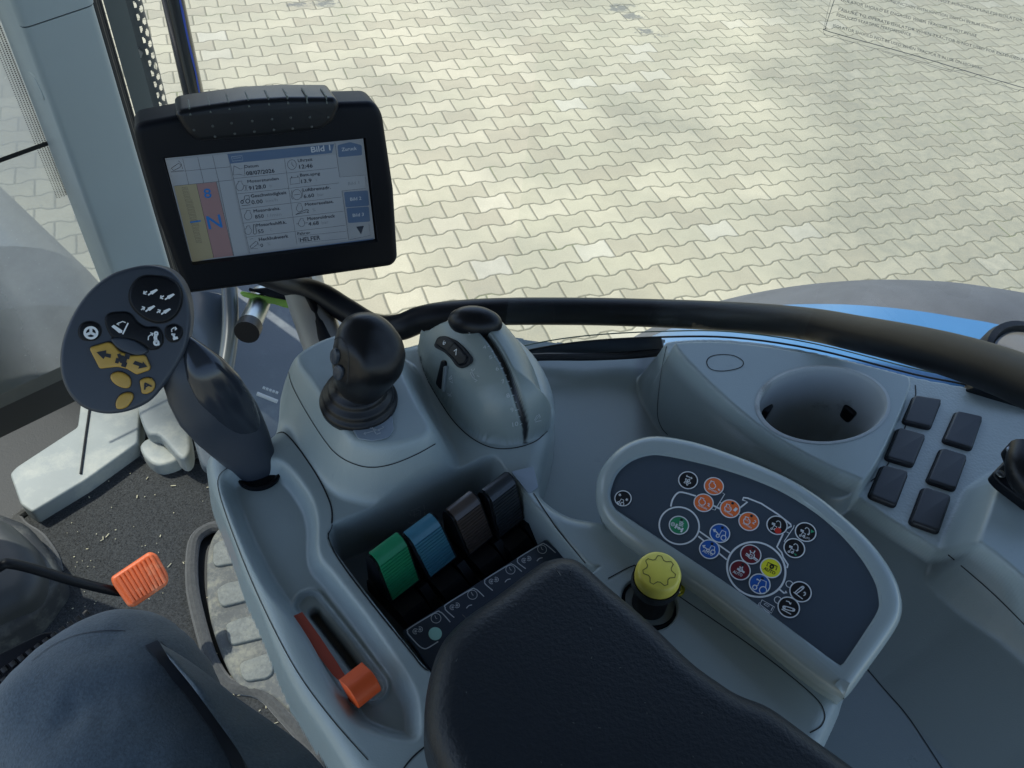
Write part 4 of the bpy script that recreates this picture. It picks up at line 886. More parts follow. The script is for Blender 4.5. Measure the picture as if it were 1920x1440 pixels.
for i, c in enumerate(cs):
    t_ = nrm(cs[min(i+1, len(cs)-1)]-cs[max(i-1, 0)]); vd = nrm(CAM-c); sdv = nrm(np.cross(t_, vd)); fr2 = np.cross(sdv, t_); k_ = np.linalg.norm(c-CAM)/1490*.97
    gs.append((c, sdv*aa[i]*k_, fr2*bb[i]*k_))
grip = MB().loft(gs, 40, 2.3).build('grip', HANDLE, mh, auto=None)
# glossy palm cover on the upper right of the grip
gs2 = []
gp2 = [((352, 632), .552, 3, 8), ((362, 655), .550, 20, 20), ((382, 690), .552, 36, 26), ((405, 725), .560, 43, 28), ((432, 762), .571, 41, 26), ((455, 795), .583, 32, 22), ((473, 820), .592, 20, 16), ((484, 838), .599, 6, 8)]
cs = catmull([PD(*c, d) for c, d, a, b in gp2], 3, False); aa = np.interp(np.linspace(0, 7, len(cs)), range(8), [g_[2] for g_ in gp2]); bb = np.interp(np.linspace(0, 7, len(cs)), range(8), [g_[3] for g_ in gp2])
for i, c in enumerate(cs):
    t_ = nrm(cs[min(i+1, len(cs)-1)]-cs[max(i-1, 0)]); vd = nrm(CAM-c); sdv = nrm(np.cross(t_, vd)); fr2 = np.cross(sdv, t_); k_ = np.linalg.norm(c-CAM)/1490
    gs2.append((c, sdv*aa[i]*k_, fr2*bb[i]*k_))
MB().loft(gs2, 36, 2.2).build('palm_cover', GLOSS, mh, auto=None)
MB().lathe(P(486, 884, ZA-.012)+UP*.001, UP, [(.0165, -.004), (.0165, .001), (.0150, .0015), (.013, 0)], 36).build('pivot_collar', BLACK, mh)
OCH = mat('ochre_button_plastic', (.42, .255, .045), .42, bump=.2, bscale=900, var=.06, vscale=60)
def hkey(name, pts, m, top, label=None, rr=.0015, cm=True, bev=.0012):
    q = hfr.hits([zh(*p_) for p_ in pts]); q = catmull(q, 4) if cm else rounded(q, rr, 4)
    MB().slab(hfr, inset(ccw(q), -.0004), .002, .0002, .00025).build(name+'_gap', SEAM, mh)
    o_ = MB().slab(hfr, q, .004, bev, top).build(name, m, mh); 
    if label: tag(o_, label)
    return o_
pad4 = hkey('rocker_pad', [(905, 165), (1010, 180), (1095, 235), (1135, 330), (1120, 440), (1060, 525), (960, 568), (850, 548), (750, 480), (690, 390), (690, 290), (740, 205), (815, 165)], BLACK, .0016, 'large round black pad with four cylinder arrows', bev=.0018)
k2 = hkey('double_button', [(485, 545), (510, 490), (590, 472), (690, 482), (760, 560), (830, 598), (920, 600), (965, 650), (970, 730), (930, 780), (860, 788), (800, 740), (690, 700), (560, 690), (510, 630)], BLACK, .0014, 'black double button with two lift arm symbols')
k3 = hkey('round_button', [(352, 552), (425, 575), (450, 635), (420, 695), (350, 715), (280, 695), (258, 635), (285, 575)], BLACK, .0012, 'round black button with a steering wheel symbol')
k4 = hkey('small_button', [(1070, 576), (1125, 605), (1135, 660), (1100, 715), (1040, 725), (1000, 690), (988, 630), (1010, 590)], BLACK, .0012, 'small black button with a turning arrow')
k5 = hkey('oval_rest', [(545, 690), (610, 685), (700, 700), (780, 740), (838, 790), (835, 815), (780, 835), (700, 825), (600, 780), (545, 725)], HANDLE, .0022)
k6 = hkey('direction_rocker', [(355, 785), (365, 765), (515, 722), (550, 740), (600, 800), (700, 838), (810, 832), (830, 845), (868, 935), (860, 960), (755, 998), (735, 990), (670, 950), (590, 932), (450, 948), (435, 940)], OCH, .0022, 'ochre direction rocker with two black arrows', .0012, False)
k7 = hkey('oval_button', [(545, 990), (610, 975), (680, 1010), (702, 1060), (690, 1105), (640, 1112), (570, 1080), (530, 1030)], OCH, .0020, 'plain ochre oval button, the larger one')
k8 = hkey('oval_button', [(620, 1165), (680, 1148), (718, 1165), (715, 1210), (670, 1270), (605, 1290), (575, 1270), (580, 1215)], OCH, .0020, 'plain ochre oval button near the lower edge')
k9 = hkey('letter_button', [(778, 1050), (830, 1025), (880, 1035), (905, 1080), (890, 1130), (840, 1160), (795, 1155), (785, 1110)], OCH, .0018, 'ochre button marked with a black A')
mbk = MB(); mbw = MB()
def hs(m_, pts, w, h, cl=False): m_.stroke(hfr, hfr.hits([zh(*q) for q in pts], h), w, h, cl)
def hfl(m_, pts, h): m_.fill(hfr, hfr.hits([zh(*q) for q in pts], h), h)
for dx, dy, up in ((0, 0, 0), (142, 38, 0), (-22, 138, 1), (110, 162, 1)):
    hfl(mbw, [(862+dx, 300+dy), (915+dx, 278+dy), (928+dx, 288+dy), (880+dx, 325+dy), (868+dx, 318+dy)], .0020); hs(mbw, [(845+dx, 330+dy), (868+dx, 314+dy)], .0009, .0020)
    hs(mbw, [(808+dx, 316+dy), (835+dx, 298+dy)], .0007, .0020)
    if up: hs(mbw, [(815+dx, 290+dy), (838+dx, 295+dy), (830+dx, 318+dy)], .0007, .0020)
    else: hs(mbw, [(812+dx, 295+dy), (806+dx, 318+dy), (830+dx, 322+dy)], .0007, .0020)
hs(mbw, [(362+52*math.cos(a), 648+46*math.sin(a)) for a in np.linspace(0, 6.283, 29)], .0014, .0015)
for a in (-1.57, .5, 2.7): hs(mbw, [(362, 648), (362+48*math.cos(a), 648+42*math.sin(a))], .0016, .0015)
hfl(mbw, [(535, 595), (555, 580), (628, 628), (625, 648), (600, 650)], .0017); hs(mbw, [(630, 660), (676, 565)], .0008, .0017); hs(mbw, [(655, 562), (630, 552), (585, 572)], .0006, .0017); hs(mbw, [(600, 562), (580, 574), (600, 582)], .0006, .0017)
hs(mbw, [(912, 655), (905, 690), (915, 730)], .0020, .0017); hs(mbw, [(912+14*math.cos(a), 655+14*math.sin(a)) for a in np.linspace(0, 6.3, 13)], .001, .0017); hs(mbw, [(914+18*math.cos(a), 732+18*math.sin(a)) for a in np.linspace(0, 6.3, 13)], .0013, .0017); hs(mbw, [(845, 710), (848, 680), (880, 655)], .0006, .0017); hs(mbw, [(862, 648), (884, 652), (878, 674)], .0006, .0017); hs(mbw, [(932, 755), (942, 740)], .0005, .0017)
hs(mbw, [(1045, 640), (1042, 620), (1062, 605), (1080, 612)], .0006, .0015); hs(mbw, [(1072, 598), (1086, 614), (1070, 625)], .0006, .0015); hfl(mbw, [(1042, 650), (1062, 655), (1075, 680), (1060, 690), (1048, 670)], .0015); hs(mbw, [(1055, 700), (1095, 688)], .0016, .0015); hs(mbw, [(1040, 662), (1074, 660)], .0008, .0015)
mbw.build('white_symbols', WHITE, mh, auto=None)
hfl(mbk, [(408, 812), (492, 795), (490, 822), (532, 828), (528, 862), (482, 848), (468, 870)], .0025); hfl(mbk, [(838, 935), (800, 888), (798, 906), (735, 885), (715, 912), (770, 930), (760, 952)], .0025)
for pts in ([(590, 850), (618, 842)], [(650, 842), (690, 852)], [(570, 880), (600, 888)], [(622, 910), (662, 922)]): hs(mbk, pts, .0032, .0025)
hs(mbk, [(600, 862), (665, 880)], .0042, .0025); hs(mbk, [(640, 846), (622, 905)], .0024, .0026)
text(mbk, hfr, 'A', zh(812, 1128), zh(876, 1098), 11, .0021, 5); mbk.build('black_symbols', BLACKP, mh, auto=None)
# ================================================================== right side console (height field)
ZU = 2.275
Upx = [(1250, 652), (1262, 640), (1373, 638), (1527, 661), (1715, 708), (1826, 731), (1960, 775), (2150, 850), (2300, 1000), (2300, 1500), (2060, 1300), (1920, 1172), (1857, 1106), (1769, 1036), (1677, 977), (1600, 926), (1540, 900), (1440, 845), (1380, 800), (1330, 755), (1290, 715), (1262, 682)]
Up = W_(Upx, ZU, 4)
Cp = W_([(1252, 655), (1266, 639), (1373, 638), (1527, 660), (1685, 696), (1712, 712), (1706, 745), (1665, 840), (1632, 895), (1606, 914), (1560, 905), (1440, 842), (1380, 800), (1330, 755), (1290, 715), (1262, 682)], ZU+.018, 4)
Hp = W_([(1990, 840), (1930, 862), (1880, 872), (1838, 897), (1822, 915), (1800, 965), (1778, 1030), (1800, 1068), (1920, 1165), (2050, 1260), (2150, 1200), (2150, 900)], ZU+.012, 4)
Kp = np.array([P(a, b, z)[:2] for a, b, z in [(880, 700, 2.2), (930, 660, 2.2), (1000, 672, 2.2), (1100, 679, 2.2), (1238, 672, 2.2), (1250, 636, ZU), (1373, 634, ZU), (1527, 656, ZU), (1715, 703, ZU), (1826, 726, ZU), (1960, 770, ZU), (2200, 860, ZU), (2500, 1100, ZU), (2500, 1700, 2.2), (1700, 2000, 2.2), (1100, 1500, 2.2)]])
cup_px = [(1543+120*math.cos(a), 758+70*math.sin(a)) for a in np.linspace(0, 2*math.pi, 73)[:-1]]
cup_o = np.array([P(a, b, ZU+.0185)[:2] for a, b in cup_px]); cup_m = cup_o.mean(0)
cupc = P(1543, 757, ZU+.019); cupr = .5*np.linalg.norm(P(1424, 757, ZU+.019)-P(1663, 757, ZU+.019))*.98
xl = P(1250, 700, ZU)[0]
def H2(X, Y):
    dU = sdf(Up, X, Y); d = np.clip(dU, 0, None)
    wl = 1-ss(xl-.0, xl+.09, X)
    Z = ZU-.012*ss(0, .004, d)-.50*d-.05*ss(0, .022, d)*wl
    Zt = 2.222+.016*ss(.50, .64, Y); Z = np.maximum(Z, Zt)
    Z = np.where(dU > .10, np.maximum(Z-.0*dU, 2.15), Z)
    dc = sdf(Cp, X, Y); rad = 1-ss(-.003, .0015, dc); Z += .018*rad
    Z -= .0012*(1-ss(.0, .0016, np.abs(dc-.004)))*0
    dh = sdf(Hp, X, Y); Z += .030*(1-ss(-.014, .003, dh))
    Z += .010*ss(.0, .16, X-P(1800, 800, ZU)[0])
    return Z
sc_t = thing('side_console', 'grey side console with cup holder, running along the right window', 'side console', (.40, .42, 2.15))
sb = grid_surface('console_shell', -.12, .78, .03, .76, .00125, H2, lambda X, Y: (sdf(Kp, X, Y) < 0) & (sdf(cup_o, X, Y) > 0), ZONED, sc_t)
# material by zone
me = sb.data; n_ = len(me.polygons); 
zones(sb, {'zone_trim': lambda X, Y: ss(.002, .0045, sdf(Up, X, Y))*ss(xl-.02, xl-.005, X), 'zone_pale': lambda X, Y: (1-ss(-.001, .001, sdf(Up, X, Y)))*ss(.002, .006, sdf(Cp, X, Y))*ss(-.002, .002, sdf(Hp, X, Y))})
BS = bvh_of(sb)
# cup well
prof = [(cupr+.0032, .0004), (cupr+.001, .0008), (cupr-.0004, -.0002), (cupr-.0012, -.003), (cupr*.93, -.03), (cupr*.80, -.085), (cupr*.78, -.09), (0, -.09)]
CUP = mat('cup_well_plastic', (.36, .385, .385), .55, bump=.2, bscale=900, dirt=(.10, .10, .08), dscale=18, dthr=.58)
V = []; K_ = len(cup_o); prof = [(1+.0030/cupr, .0004), (1.006, .0009), (.990, .0002), (.972, -.003), (.93, -.03), (.80, -.085), (.78, -.09)]
for k_, h_ in prof: V += [(*(cup_m+(q-cup_m)*k_), ZU+.018+h_) for q in cup_o]
Fc = [(r*K_+i, r*K_+(i+1) % K_, (r+1)*K_+(i+1) % K_, (r+1)*K_+i) for r in range(len(prof)-1) for i in range(K_)]+[tuple(range((len(prof)-1)*K_, len(prof)*K_))]
MB().add(V, Fc).build('cup_well', CUP, sc_t, auto=40)
def prj(q): c_ = RW.T@(q-CAM); return np.array([F*c_[0]/c_[2]+960, F*c_[1]/c_[2]+720])
for tx_, ty_ in ((1434, 765), (1574, 795)):
    best = min((np.linalg.norm(prj(np.array([*(cup_m+(q-cup_m)*.92), ZU-.02]))-(tx_, ty_)), i) for i, q in enumerate(cup_o)); q = cup_o[best[1]]-cup_m
    dv = np.array([*nrm(q), 0]); tv = np.array([-dv[1], dv[0], 0]); c = np.array([*(cup_m+q*.93), ZU-.022])
    MB().slab(Fr(c-dv*.002, -dv, tv), rounded(np.array([[-.0065, -.008], [.0065, -.008], [.005, .006], [-.005, .006]]), .003, 3), .006, .002, .002).build('rubber_tab', SOFT, sc_t)
p, no = picks(BS, [(1325, 680), (1332, 669), (1355, 665), (1378, 668), (1393, 678), (1390, 688), (1372, 694), (1350, 696), (1332, 692)], 5, True)
p = np.r_[p, p[:1]]; no = np.r_[no, no[:1]]; MB().ribbon(p, no, .0008, .0003).build('oval_cap_gap', SEAM, sc_t, auto=None)
for pts in ([(1250, 650), (1240, 700), (1233, 770), (1240, 800), (1252, 815)], [(1626, 1255), (1660, 1295), (1703, 1345), (1769, 1445)], [(1632, 903), (1665, 870), (1712, 762), (1716, 722)], [(1778, 1040), (1857, 1108), (1925, 1175)]):
    p, no = picks(BS, pts, 5)
    if len(p) > 2: MB().ribbon(p, no, .0009, .0003).build('panel_gap', SEAM, sc_t, auto=None)
# blank switch covers
BLK = mat('satin_black_cover', (.017, .018, .021), .45, bump=.2, bscale=1300, rvar=.1, dirt=(.04, .042, .045), dscale=40, dthr=.64)
sw_l = ['leftmost blank switch cover of the upper row, nearest the cup holder corner', 'blank switch cover at the far right, nearest the grab rail', 'middle blank switch cover of the left column beside the cup holder', 'middle blank switch cover of the right column', 'lowest blank switch cover of the left column', 'lowest blank switch cover of the right column, nearest the pale hump']
for lab, pts in zip(sw_l, [[(1715, 741), (1766, 749), (1745, 802), (1694, 790)], [(1794, 770), (1843, 781), (1822, 842), (1769, 826)], [(1685, 801), (1736, 815), (1712, 873), (1661, 858)], [(1766, 839), (1814, 854), (1791, 918), (1739, 901)], [(1655, 871), (1704, 884), (1679, 949), (1630, 929)], [(1732, 912), (1784, 929), (1760, 998), (1707, 979)]]):
    h = pick(BS, *np.mean(pts, 0)); fr = Fr(h[0], h[1], (1, 0, 0)); o_ = rounded(fr.hits(pts, .003), .0035, 5)
    w = MB().slab(fr, o_, .005, .0018, .004, 5)
    r_ = thing('blank_switch', lab, 'switch cover', h[0]-h[1]*.001, 'blank switch covers on the side console')
    w.build('cover', BLK, r_); MB().slab(fr, inset(ccw(o_), -.0009), .002, .0005, .0009).build('cover_gap', SEAM, r_)
# window latch at the right edge
hl = pick(BS, 1895, 890); lo = hl[0] if hl else P(1895, 890, 2.3)
la = thing('window_latch', 'black metal window latch with a pivot screw at the right edge', 'latch', lo)
lf = Fr(lo+UP*.006, (0, 0, 1), (1, 0, 0))
MB().slab(lf, rounded(lf.hits([(1855, 893), (1885, 862), (1960, 870), (2010, 960), (1930, 955), (1870, 910)]), .004), .008, .002, .004).build('base_plate', BLACK, la)
MB().slab(lf, rounded(lf.hits([(1889, 832), (1902, 824), (1990, 826), (1990, 872), (1930, 868), (1900, 860)], .02), .004), .012, .003, .022).build('latch_lever', BLACK, la)
MB().tube(catmull([lf.at(1918, 840, .024), lf.at(1912, 880, .022), lf.at(1930, 915, .016), lf.at(1980, 950, .012)], 5, False), .009, 14).build('latch_arm', SOFT, la)
MTL = mat('bare_metal', (.45, .45, .44), .3, metal=1., rvar=.1)
for c, h_ in (((1895, 845), .0225), ((1876, 889), .0045)): MB().lathe(lf.at(*c, h_), UP, [(.0032, 0), (.0030, .0012), (.0015, .0014), (.0014, .0004), (0, .0004)], 18).build('screw', MTL, la)
# ================================================================== window edge: black gasket and glass edge
GASK = mat('black_gasket_rubber', (.010, .011, .012), .6)
GLE = mat('green_glass_edge', (.10, .16, .13), .2, coat=.4)
wd = thing('side_window', 'large side window with printed isolator instructions, black gasket along its lower edge', 'window', P(1400, 640, 2.25))
gz = [(900, 690, 2.215), (960, 676, 2.225), (1020, 671, 2.228), (1100, 671, 2.23), (1180, 668, 2.23), (1245, 662, 2.235)]
MB().tube(catmull([P(a, b-2, z+.012) for a, b, z in gz], 5, False), .0036, 10).build('gasket', GASK, wd)
ge = [(940, 672, 2.225), (1000, 655, 2.235), (1100, 640, 2.25), (1240, 632, 2.262), (1373, 633, 2.272), (1527, 655, 2.272), (1715, 702, 2.272), (1826, 725, 2.272), (1960, 769, 2.272), (2200, 860, 2.272)]
ge3 = catmull([P(a, b, z) for a, b, z in ge], 5, False)
MB().tube(ge3, .0009, 8).build('gasket', GASK, wd)
MB().tube(catmull([P(a, b-5, z-.004)+np.array([0, .004, 0]) for a, b, z in ge], 5, False), .0006, 6).build('glass_edge', GLE, wd)
# sill beam between the two seals (left part)
mb = MB(); q1 = catmull([P(a, b, z) for a, b, z in gz], 5, False); q2_ = catmull([P(a, b, z) for a, b, z in ge[:4]], 9, False); q2_ = q2_[np.linspace(0, len(q2_)-1, len(q1)).astype(int)]
mb.add(list(q1)+list(q2_), [(i, i+1, len(q1)+i+1, len(q1)+i) for i in range(len(q1)-1)]); mb.build('sill_strip', mat('sill_dark_paint', (.045, .055, .07), .3, coat=.3), wd)
# glass pane
def glass(name, tint=(.97, .985, .975), dust=0., dcol=(.5, .5, .46), dscale=3., film=0., film2=None):
    m = bpy.data.materials.new(name); m.use_nodes = True; t = m.node_tree; t.nodes.clear(); o = t.nodes.new('ShaderNodeOutputMaterial')
    tr = t.nodes.new('ShaderNodeBsdfTransparent'); tr.inputs[0].default_value = (*tint, 1); gl = t.nodes.new('ShaderNodeBsdfGlossy'); gl.inputs['Roughness'].default_value = .02; gl.inputs[0].default_value = (1, 1, 1, 1)
    ge_ = t.nodes.new('ShaderNodeNewGeometry'); dt = t.nodes.new('ShaderNodeVectorMath'); dt.operation = 'DOT_PRODUCT'; t.links.new(ge_.outputs['Normal'], dt.inputs[0]); t.links.new(ge_.outputs['Incoming'], dt.inputs[1]); fz_ = ((NX(t, dt.outputs['Value']).f('ABSOLUTE')*-1.0+1.0).f('POWER', 5.))*.9+.03; mx = t.nodes.new('ShaderNodeMixShader')
    t.links.new(fz_.s, mx.inputs[0]); t.links.new(tr.outputs[0], mx.inputs[1]); t.links.new(gl.outputs[0], mx.inputs[2]); last = mx
    if dust or film:
        tc = t.nodes.new('ShaderNodeTexCoord'); n = t.nodes.new('ShaderNodeTexNoise'); n.inputs['Scale'].default_value = dscale; n.inputs['Detail'].default_value = 9; n.inputs['Roughness'].default_value = .68; t.links.new(tc.outputs['Object'], n.inputs['Vector'])
        n2 = t.nodes.new('ShaderNodeTexNoise'); n2.inputs['Scale'].default_value = 220; n2.inputs['Detail'].default_value = 2; t.links.new(tc.outputs['Object'], n2.inputs['Vector'])
        filmn = film
        if film2 is not None:
            sz = t.nodes.new('ShaderNodeSeparateXYZ'); t.links.new(tc.outputs['Object'], sz.inputs[0]); s_ = (NX(t, sz.outputs[0])*float(-RT[0])+NX(t, sz.outputs[1])*float(-RT[1])); up_ = ((NX(t, sz.outputs[2])-.25)*2.2).f('MAXIMUM', 0.).f('MINIMUM', 1.)*(film2-film)+film; filmn = up_*((s_*-1.0+.25)*9.0).f('MAXIMUM', .18).f('MINIMUM', 1.); dust = filmn*(dust/film)
        k = ((NX(t, n.outputs[0])-.40)*4.0).f('MAXIMUM', 0.).f('MINIMUM', 1.)*dust+filmn+((NX(t, n2.outputs[0])-.68)*6.0).f('MAXIMUM', 0.)*dust
        di = t.nodes.new('ShaderNodeBsdfDiffuse'); di.inputs[0].default_value = (*dcol, 1); tl = t.nodes.new('ShaderNodeBsdfTranslucent'); tl.inputs[0].default_value = (*dcol, 1)
        dm = t.nodes.new('ShaderNodeMixShader'); dm.inputs[0].default_value = .5; t.links.new(di.outputs[0], dm.inputs[1]); t.links.new(tl.outputs[0], dm.inputs[2])
        m2 = t.nodes.new('ShaderNodeMixShader'); t.links.new(k.f('MINIMUM', 1.).s, m2.inputs[0]); t.links.new(mx.outputs[0], m2.inputs[1]); t.links.new(dm.outputs[0], m2.inputs[2]); last = m2
    t.links.new(last.outputs[0], o.inputs[0]); return m
GL1 = glass('clear_window_glass')
mb = MB(); top = [q_+np.array([0, .10, 1.0])*.86 for q_ in ge3]; n_ = len(ge3)
mid = [q_+np.array([0, .06, .43]) for q_ in ge3]
mb.add(list(ge3)+mid+top, [(r*n_+i, r*n_+i+1, (r+1)*n_+i+1, (r+1)*n_+i) for r in range(2) for i in range(n_-1)])
pane = mb.build('glass_pane', GL1, wd, auto=None)
# printed notice on the glass
nf = Fr(PD(1700, 60, .95), RW@nrm(np.array([.25, .15, -1.])), RW@np.array([1., .28, .0]))
zt = lambda x, y: (1500+x/4.571, y/4.571)
INK = mat('grey_notice_ink', (.07, .075, .075), .6)
mb = MB()
for t_, a, b, h_ in [('ISOLATOR SHOULD BE ENGAGED WHEN TRACTOR IS NOT IN USE', (352, 8), (1512, 318), 26), ('FAILURE TO OPERATE ISOLATOR WHEN TRACTOR IS NOT USED FOR EXTENDED PERIODS WILL RESULT IN', (328, 90), (2330, 640), 26), ('REDUCED STARTING PERFORMANCE.', (312, 138), (955, 312), 25), ('ISOLATOR SHOULD NOT BE USED WHEN TRACTOR IS IN USE ON HIGHWAY', (282, 230), (1560, 600), 26), ('DO NOT USE IN CONJUNCTION WITH IGNITION SWITCH IN RUN POSITION', (430, -72), (1705, 268), 25), ('ELECTRICAL SYSTEM WILL NOT FUNCTION UNLESS ISOLATOR SWITCH IS', (620, -130), (2120, 240), 25)]:
    text(mb, nf, t_, zt(*a), zt(*b), h_/4.571, 0)
for pts, w_ in (([(330, -110), (225, 210), (228, 245), (262, 275), (1000, 480), (1560, 650), (2400, 890)], .0007), ([(290, -110), (205, 240), (220, 290), (280, 315), (1100, 545), (2400, 930)], .0003), ([(700, 440), (1250, 605), (1290, 610), (1420, 600)], .0003)):
    mb.stroke(nf, nf.hits(catmull([zt(*q) for q in pts], 3, False)), w_, 0)
mb.build('printed_notice', INK, wd, auto=None)
# ================================================================== grab rail
rl = [((470, 505), 1.12), ((540, 533), 1.05), ((600, 552), .99), ((650, 583), .94), ((700, 612), .90), ((748, 614), .87), ((792, 598), .86), ((850, 589), .85), ((950, 584), .84), ((1100, 584), .84), ((1220, 587), .83), ((1340, 592), .81), ((1440, 599), .78), ((1530, 610), .74), ((1610, 626), .69), ((1700, 645), .635), ((1780, 665), .59), ((1850, 687), .555), ((1920, 714), .525), ((2050, 775), .48), ((2250, 880), .44)]
rs = catmull([PD(*c, d) for c, d in rl], 6, False)
rail = MB().tube(rs, np.interp(np.linspace(0, 1, len(rs)), [0, .5, .75, 1], [.0145, .0145, .0143, .0140]), 28).build('grab_rail', SATIN, auto=None)
tag(rail, 'thick black grab rail curving across the inside of the right window', 'grab rail')
mb = MB(); A_ = PD(1842, 700, .60); 
bk = Fr(P(1880, 745, 2.285), nrm((-.1, -.5, .8)), (1, 0, 0))
brk = MB().slab(bk, rounded(bk.hits([(1838, 702), (1823, 729), (1960, 775), (2150, 850), (2150, 760), (1960, 700)]), .002), .02, .002).build('rail_bracket', SATIN); tag(brk, 'black bracket block under the right end of the grab rail', 'bracket')
# ================================================================== exterior: rear fender
FW = nrm(np.array([math.cos(math.radians(140)), math.sin(math.radians(140)), 0])); RT = np.array([FW[1], -FW[0], 0])
BPA = mat('blue_fender_paint', (.030, .115, .24), .38, coat=.25, var=.08, vscale=4, dirt=(.20, .28, .33), dscale=60, dthr=.66)
FLR = mat('weathered_fender_rubber', (.055, .062, .068), .7, bump=.4, bscale=300, var=.12, vscale=14, dirt=(.13, .13, .12), dscale=60, dthr=.66)
fe = thing('rear_fender', 'blue rear fender with a dusty dark grey rubber flare outside the right window', 'fender', P(1700, 640, 1.2))
def strip(pa, pb, m, name, th=.03, nn_=5):
    A = catmull(pa, 6, False); B = catmull(pb, 6, False); n_ = min(len(A), len(B)); A = A[:n_]; B = B[:n_]; V = []
    for s_ in np.linspace(0, 1, nn_):
        bow = math.sin(math.pi*s_)*.012; V += [a+(b-a)*s_+UP*bow for a, b in zip(A, B)]
    V += [b-UP*th for b in B]; V += [a-UP*th for a in A]; R_ = nn_+2
    Fc = [((r % R_)*n_+i, (r % R_)*n_+i+1, ((r+1) % R_)*n_+i+1, ((r+1) % R_)*n_+i) for r in range(R_) for i in range(n_-1)]
    return MB().add(V, Fc).build(name, m, fe, auto=50)
outer = [P(1150, 655, 1.15), P(1230, 610, 1.32), P(1330, 570, 1.48), P(1460, 541, 1.62), P(1600, 526, 1.72), P(1740, 526, 1.78), P(1860, 539, 1.80), P(2000, 568, 1.79), P(2250, 650, 1.74)]
inner = [P(1120, 680, 1.17), P(1200, 640, 1.34), P(1290, 605, 1.50), P(1400, 578, 1.64), P(1530, 570, 1.74), P(1660, 576, 1.80), P(1790, 594, 1.82), P(1930, 625, 1.81), P(2250, 740, 1.76)]
in2 = [P(990, 740, 1.15), P(1050, 720, 1.32), P(1110, 700, 1.48), P(1200, 720, 1.62), P(1350, 730, 1.72), P(1500, 750, 1.78), P(1700, 800, 1.80), P(1850, 850, 1.79), P(2200, 960, 1.74)]
strip(outer, inner, FLR, 'rubber_flare'); strip(inner, in2, BPA, 'painted_fender', nn_=9)
wl_ = P(1925, 690, 1.88)
lamp = thing('work_lamp', 'round black lamp housing beyond the right end of the rail', 'lamp', wl_)
MB().lathe(wl_, nrm((.1, -.3, 1)), [(.075, -.05), (.082, 0), (.080, .014), (.070, .016), (.066, .004), (.050, -.002), (0, -.004)], 40).build('lamp_housing', BLACK, lamp)
MB().lathe(wl_, nrm((.1, -.3, 1)), [(.064, .006), (.050, .012), (0, .016)], 40).build('lamp_lens', mat('dusty_lens', (.10, .10, .09), .25, coat=.4), lamp)
# ================================================================== front pillar and glass
def vline(px, py, D, z0, z1):
    q = PH(px, py, D); return np.array([q[0], q[1], z0]), np.array([q[0], q[1], z1])
pil = thing('window_pillar', 'broad grey vertical cab pillar left of the terminal with an oval cap on its lit side', 'pillar', (PH(150, 250, 1.3)[0], PH(150, 250, 1.3)[1], 1.45))
pA = PH(42, 54, 1.22)[:2]; pB = PH(215, 146, 1.27)[:2]; pL = PH(16, 79, 1.38)[:2]
pC = pB+nrm(pB-np.zeros(2))*.09; pD_ = pL+nrm(pL)*.05
fp = rounded(np.array([pA, pB, pC, pD_, pL]), [.012, .010, .01, .01, .006], 5)
def prism(fp, zs_, name, m, parent, scl=None):
    V = []; k = len(fp)
    for i, z in enumerate(zs_): V += [(x, y, z) for x, y in fp]
    Fc = [(r*k+i, r*k+(i+1) % k, (r+1)*k+(i+1) % k, (r+1)*k+i) for r in range(len(zs_)-1) for i in range(k)]
    V = np.array(V); return MB().add(V, Fc+[tuple(range(k))[::-1], tuple(range(len(V)-k, len(V)))]).build(name, m, parent)
PIL = mat('grey_pillar_trim', (.285, .33, .325), .5, bump=.35, bscale=900, var=.03, vscale=5, dirt=(.34, .35, .33), dscale=30, dthr=.68)
zsm = P(42, 54, 2.5); 
# height of the seam between the two trim pieces
rs_ = ray(42, 54); zsp = CZ+rs_[2]*(1.22/np.hypot(rs_[0], rs_[1]))
prism(fp, [1.45, zsp-.0012], 'lower_trim', PIL, pil); prism(inset(ccw(fp), -.0015), [zsp+.0012, 3.2], 'upper_trim', PIL, pil); prism(inset(ccw(fp), .002), [zsp-.003, zsp+.003], 'trim_gap', SEAM, pil)
BPI = bvh_of(*[c for c in pil.children])
h = pick(BPI, 71, 155)
if h:
    fr = Fr(h[0], h[1], (0, 0, 1)); MB().slab(fr, catmull(fr.hits([(54, 135), (62, 140), (72, 158), (82, 180), (83, 188), (76, 182), (64, 165), (55, 148)]), 4), .002, .0008, .0012).build('oval_cap', PIL, pil)
# seals right of the pillar
mb = MB(); 
for (px, D, r_) in ((176, 1.30, .0075), (184, 1.31, .005), (191, 1.315, .004)):
    q = PH(px, 21, D); mb.tube([(q[0], q[1], 1.5), (q[0], q[1], 2.4), (q[0], q[1], 3.2)], r_, 10)
sls = mb.build('pillar_seal', GASK, pil)
q0 = PH(200, 25, 1.36); q1_ = PH(217, 25, 1.37); DKG = mat('dark_green_grey_glass_band', (.07, .085, .08), .6)
mb = MB().box((q0[0], q0[1], 1.5), (q1_[0]-q0[0], q1_[1]-q0[1], 0), (.01, .02, 0), (0, 0, 1.7)); mb.build('frame_profile', DKG, pil)
# perforated exhaust guard
ex = thing('exhaust_guard', 'dark perforated exhaust guard tube with a bolt outside the pillar', 'exhaust guard', PH(262, 120, 1.75)*[1, 1, 0]+UP*1.5)
GUA = mat('dark_guard_paint', (.075, .085, .088), .4, var=.1, vscale=20, dirt=(.17, .17, .15), dscale=120, dthr=.66)
ga = PH(216, 10, 1.72); gb = PH(269, 10, 1.72); gc_ = (ga+gb)/2; gr = np.linalg.norm((gb-ga)[:2])/2*1.0
gc_ = np.array([gc_[0], gc_[1], 0]); zt0, zt1 = 1.55, 3.4
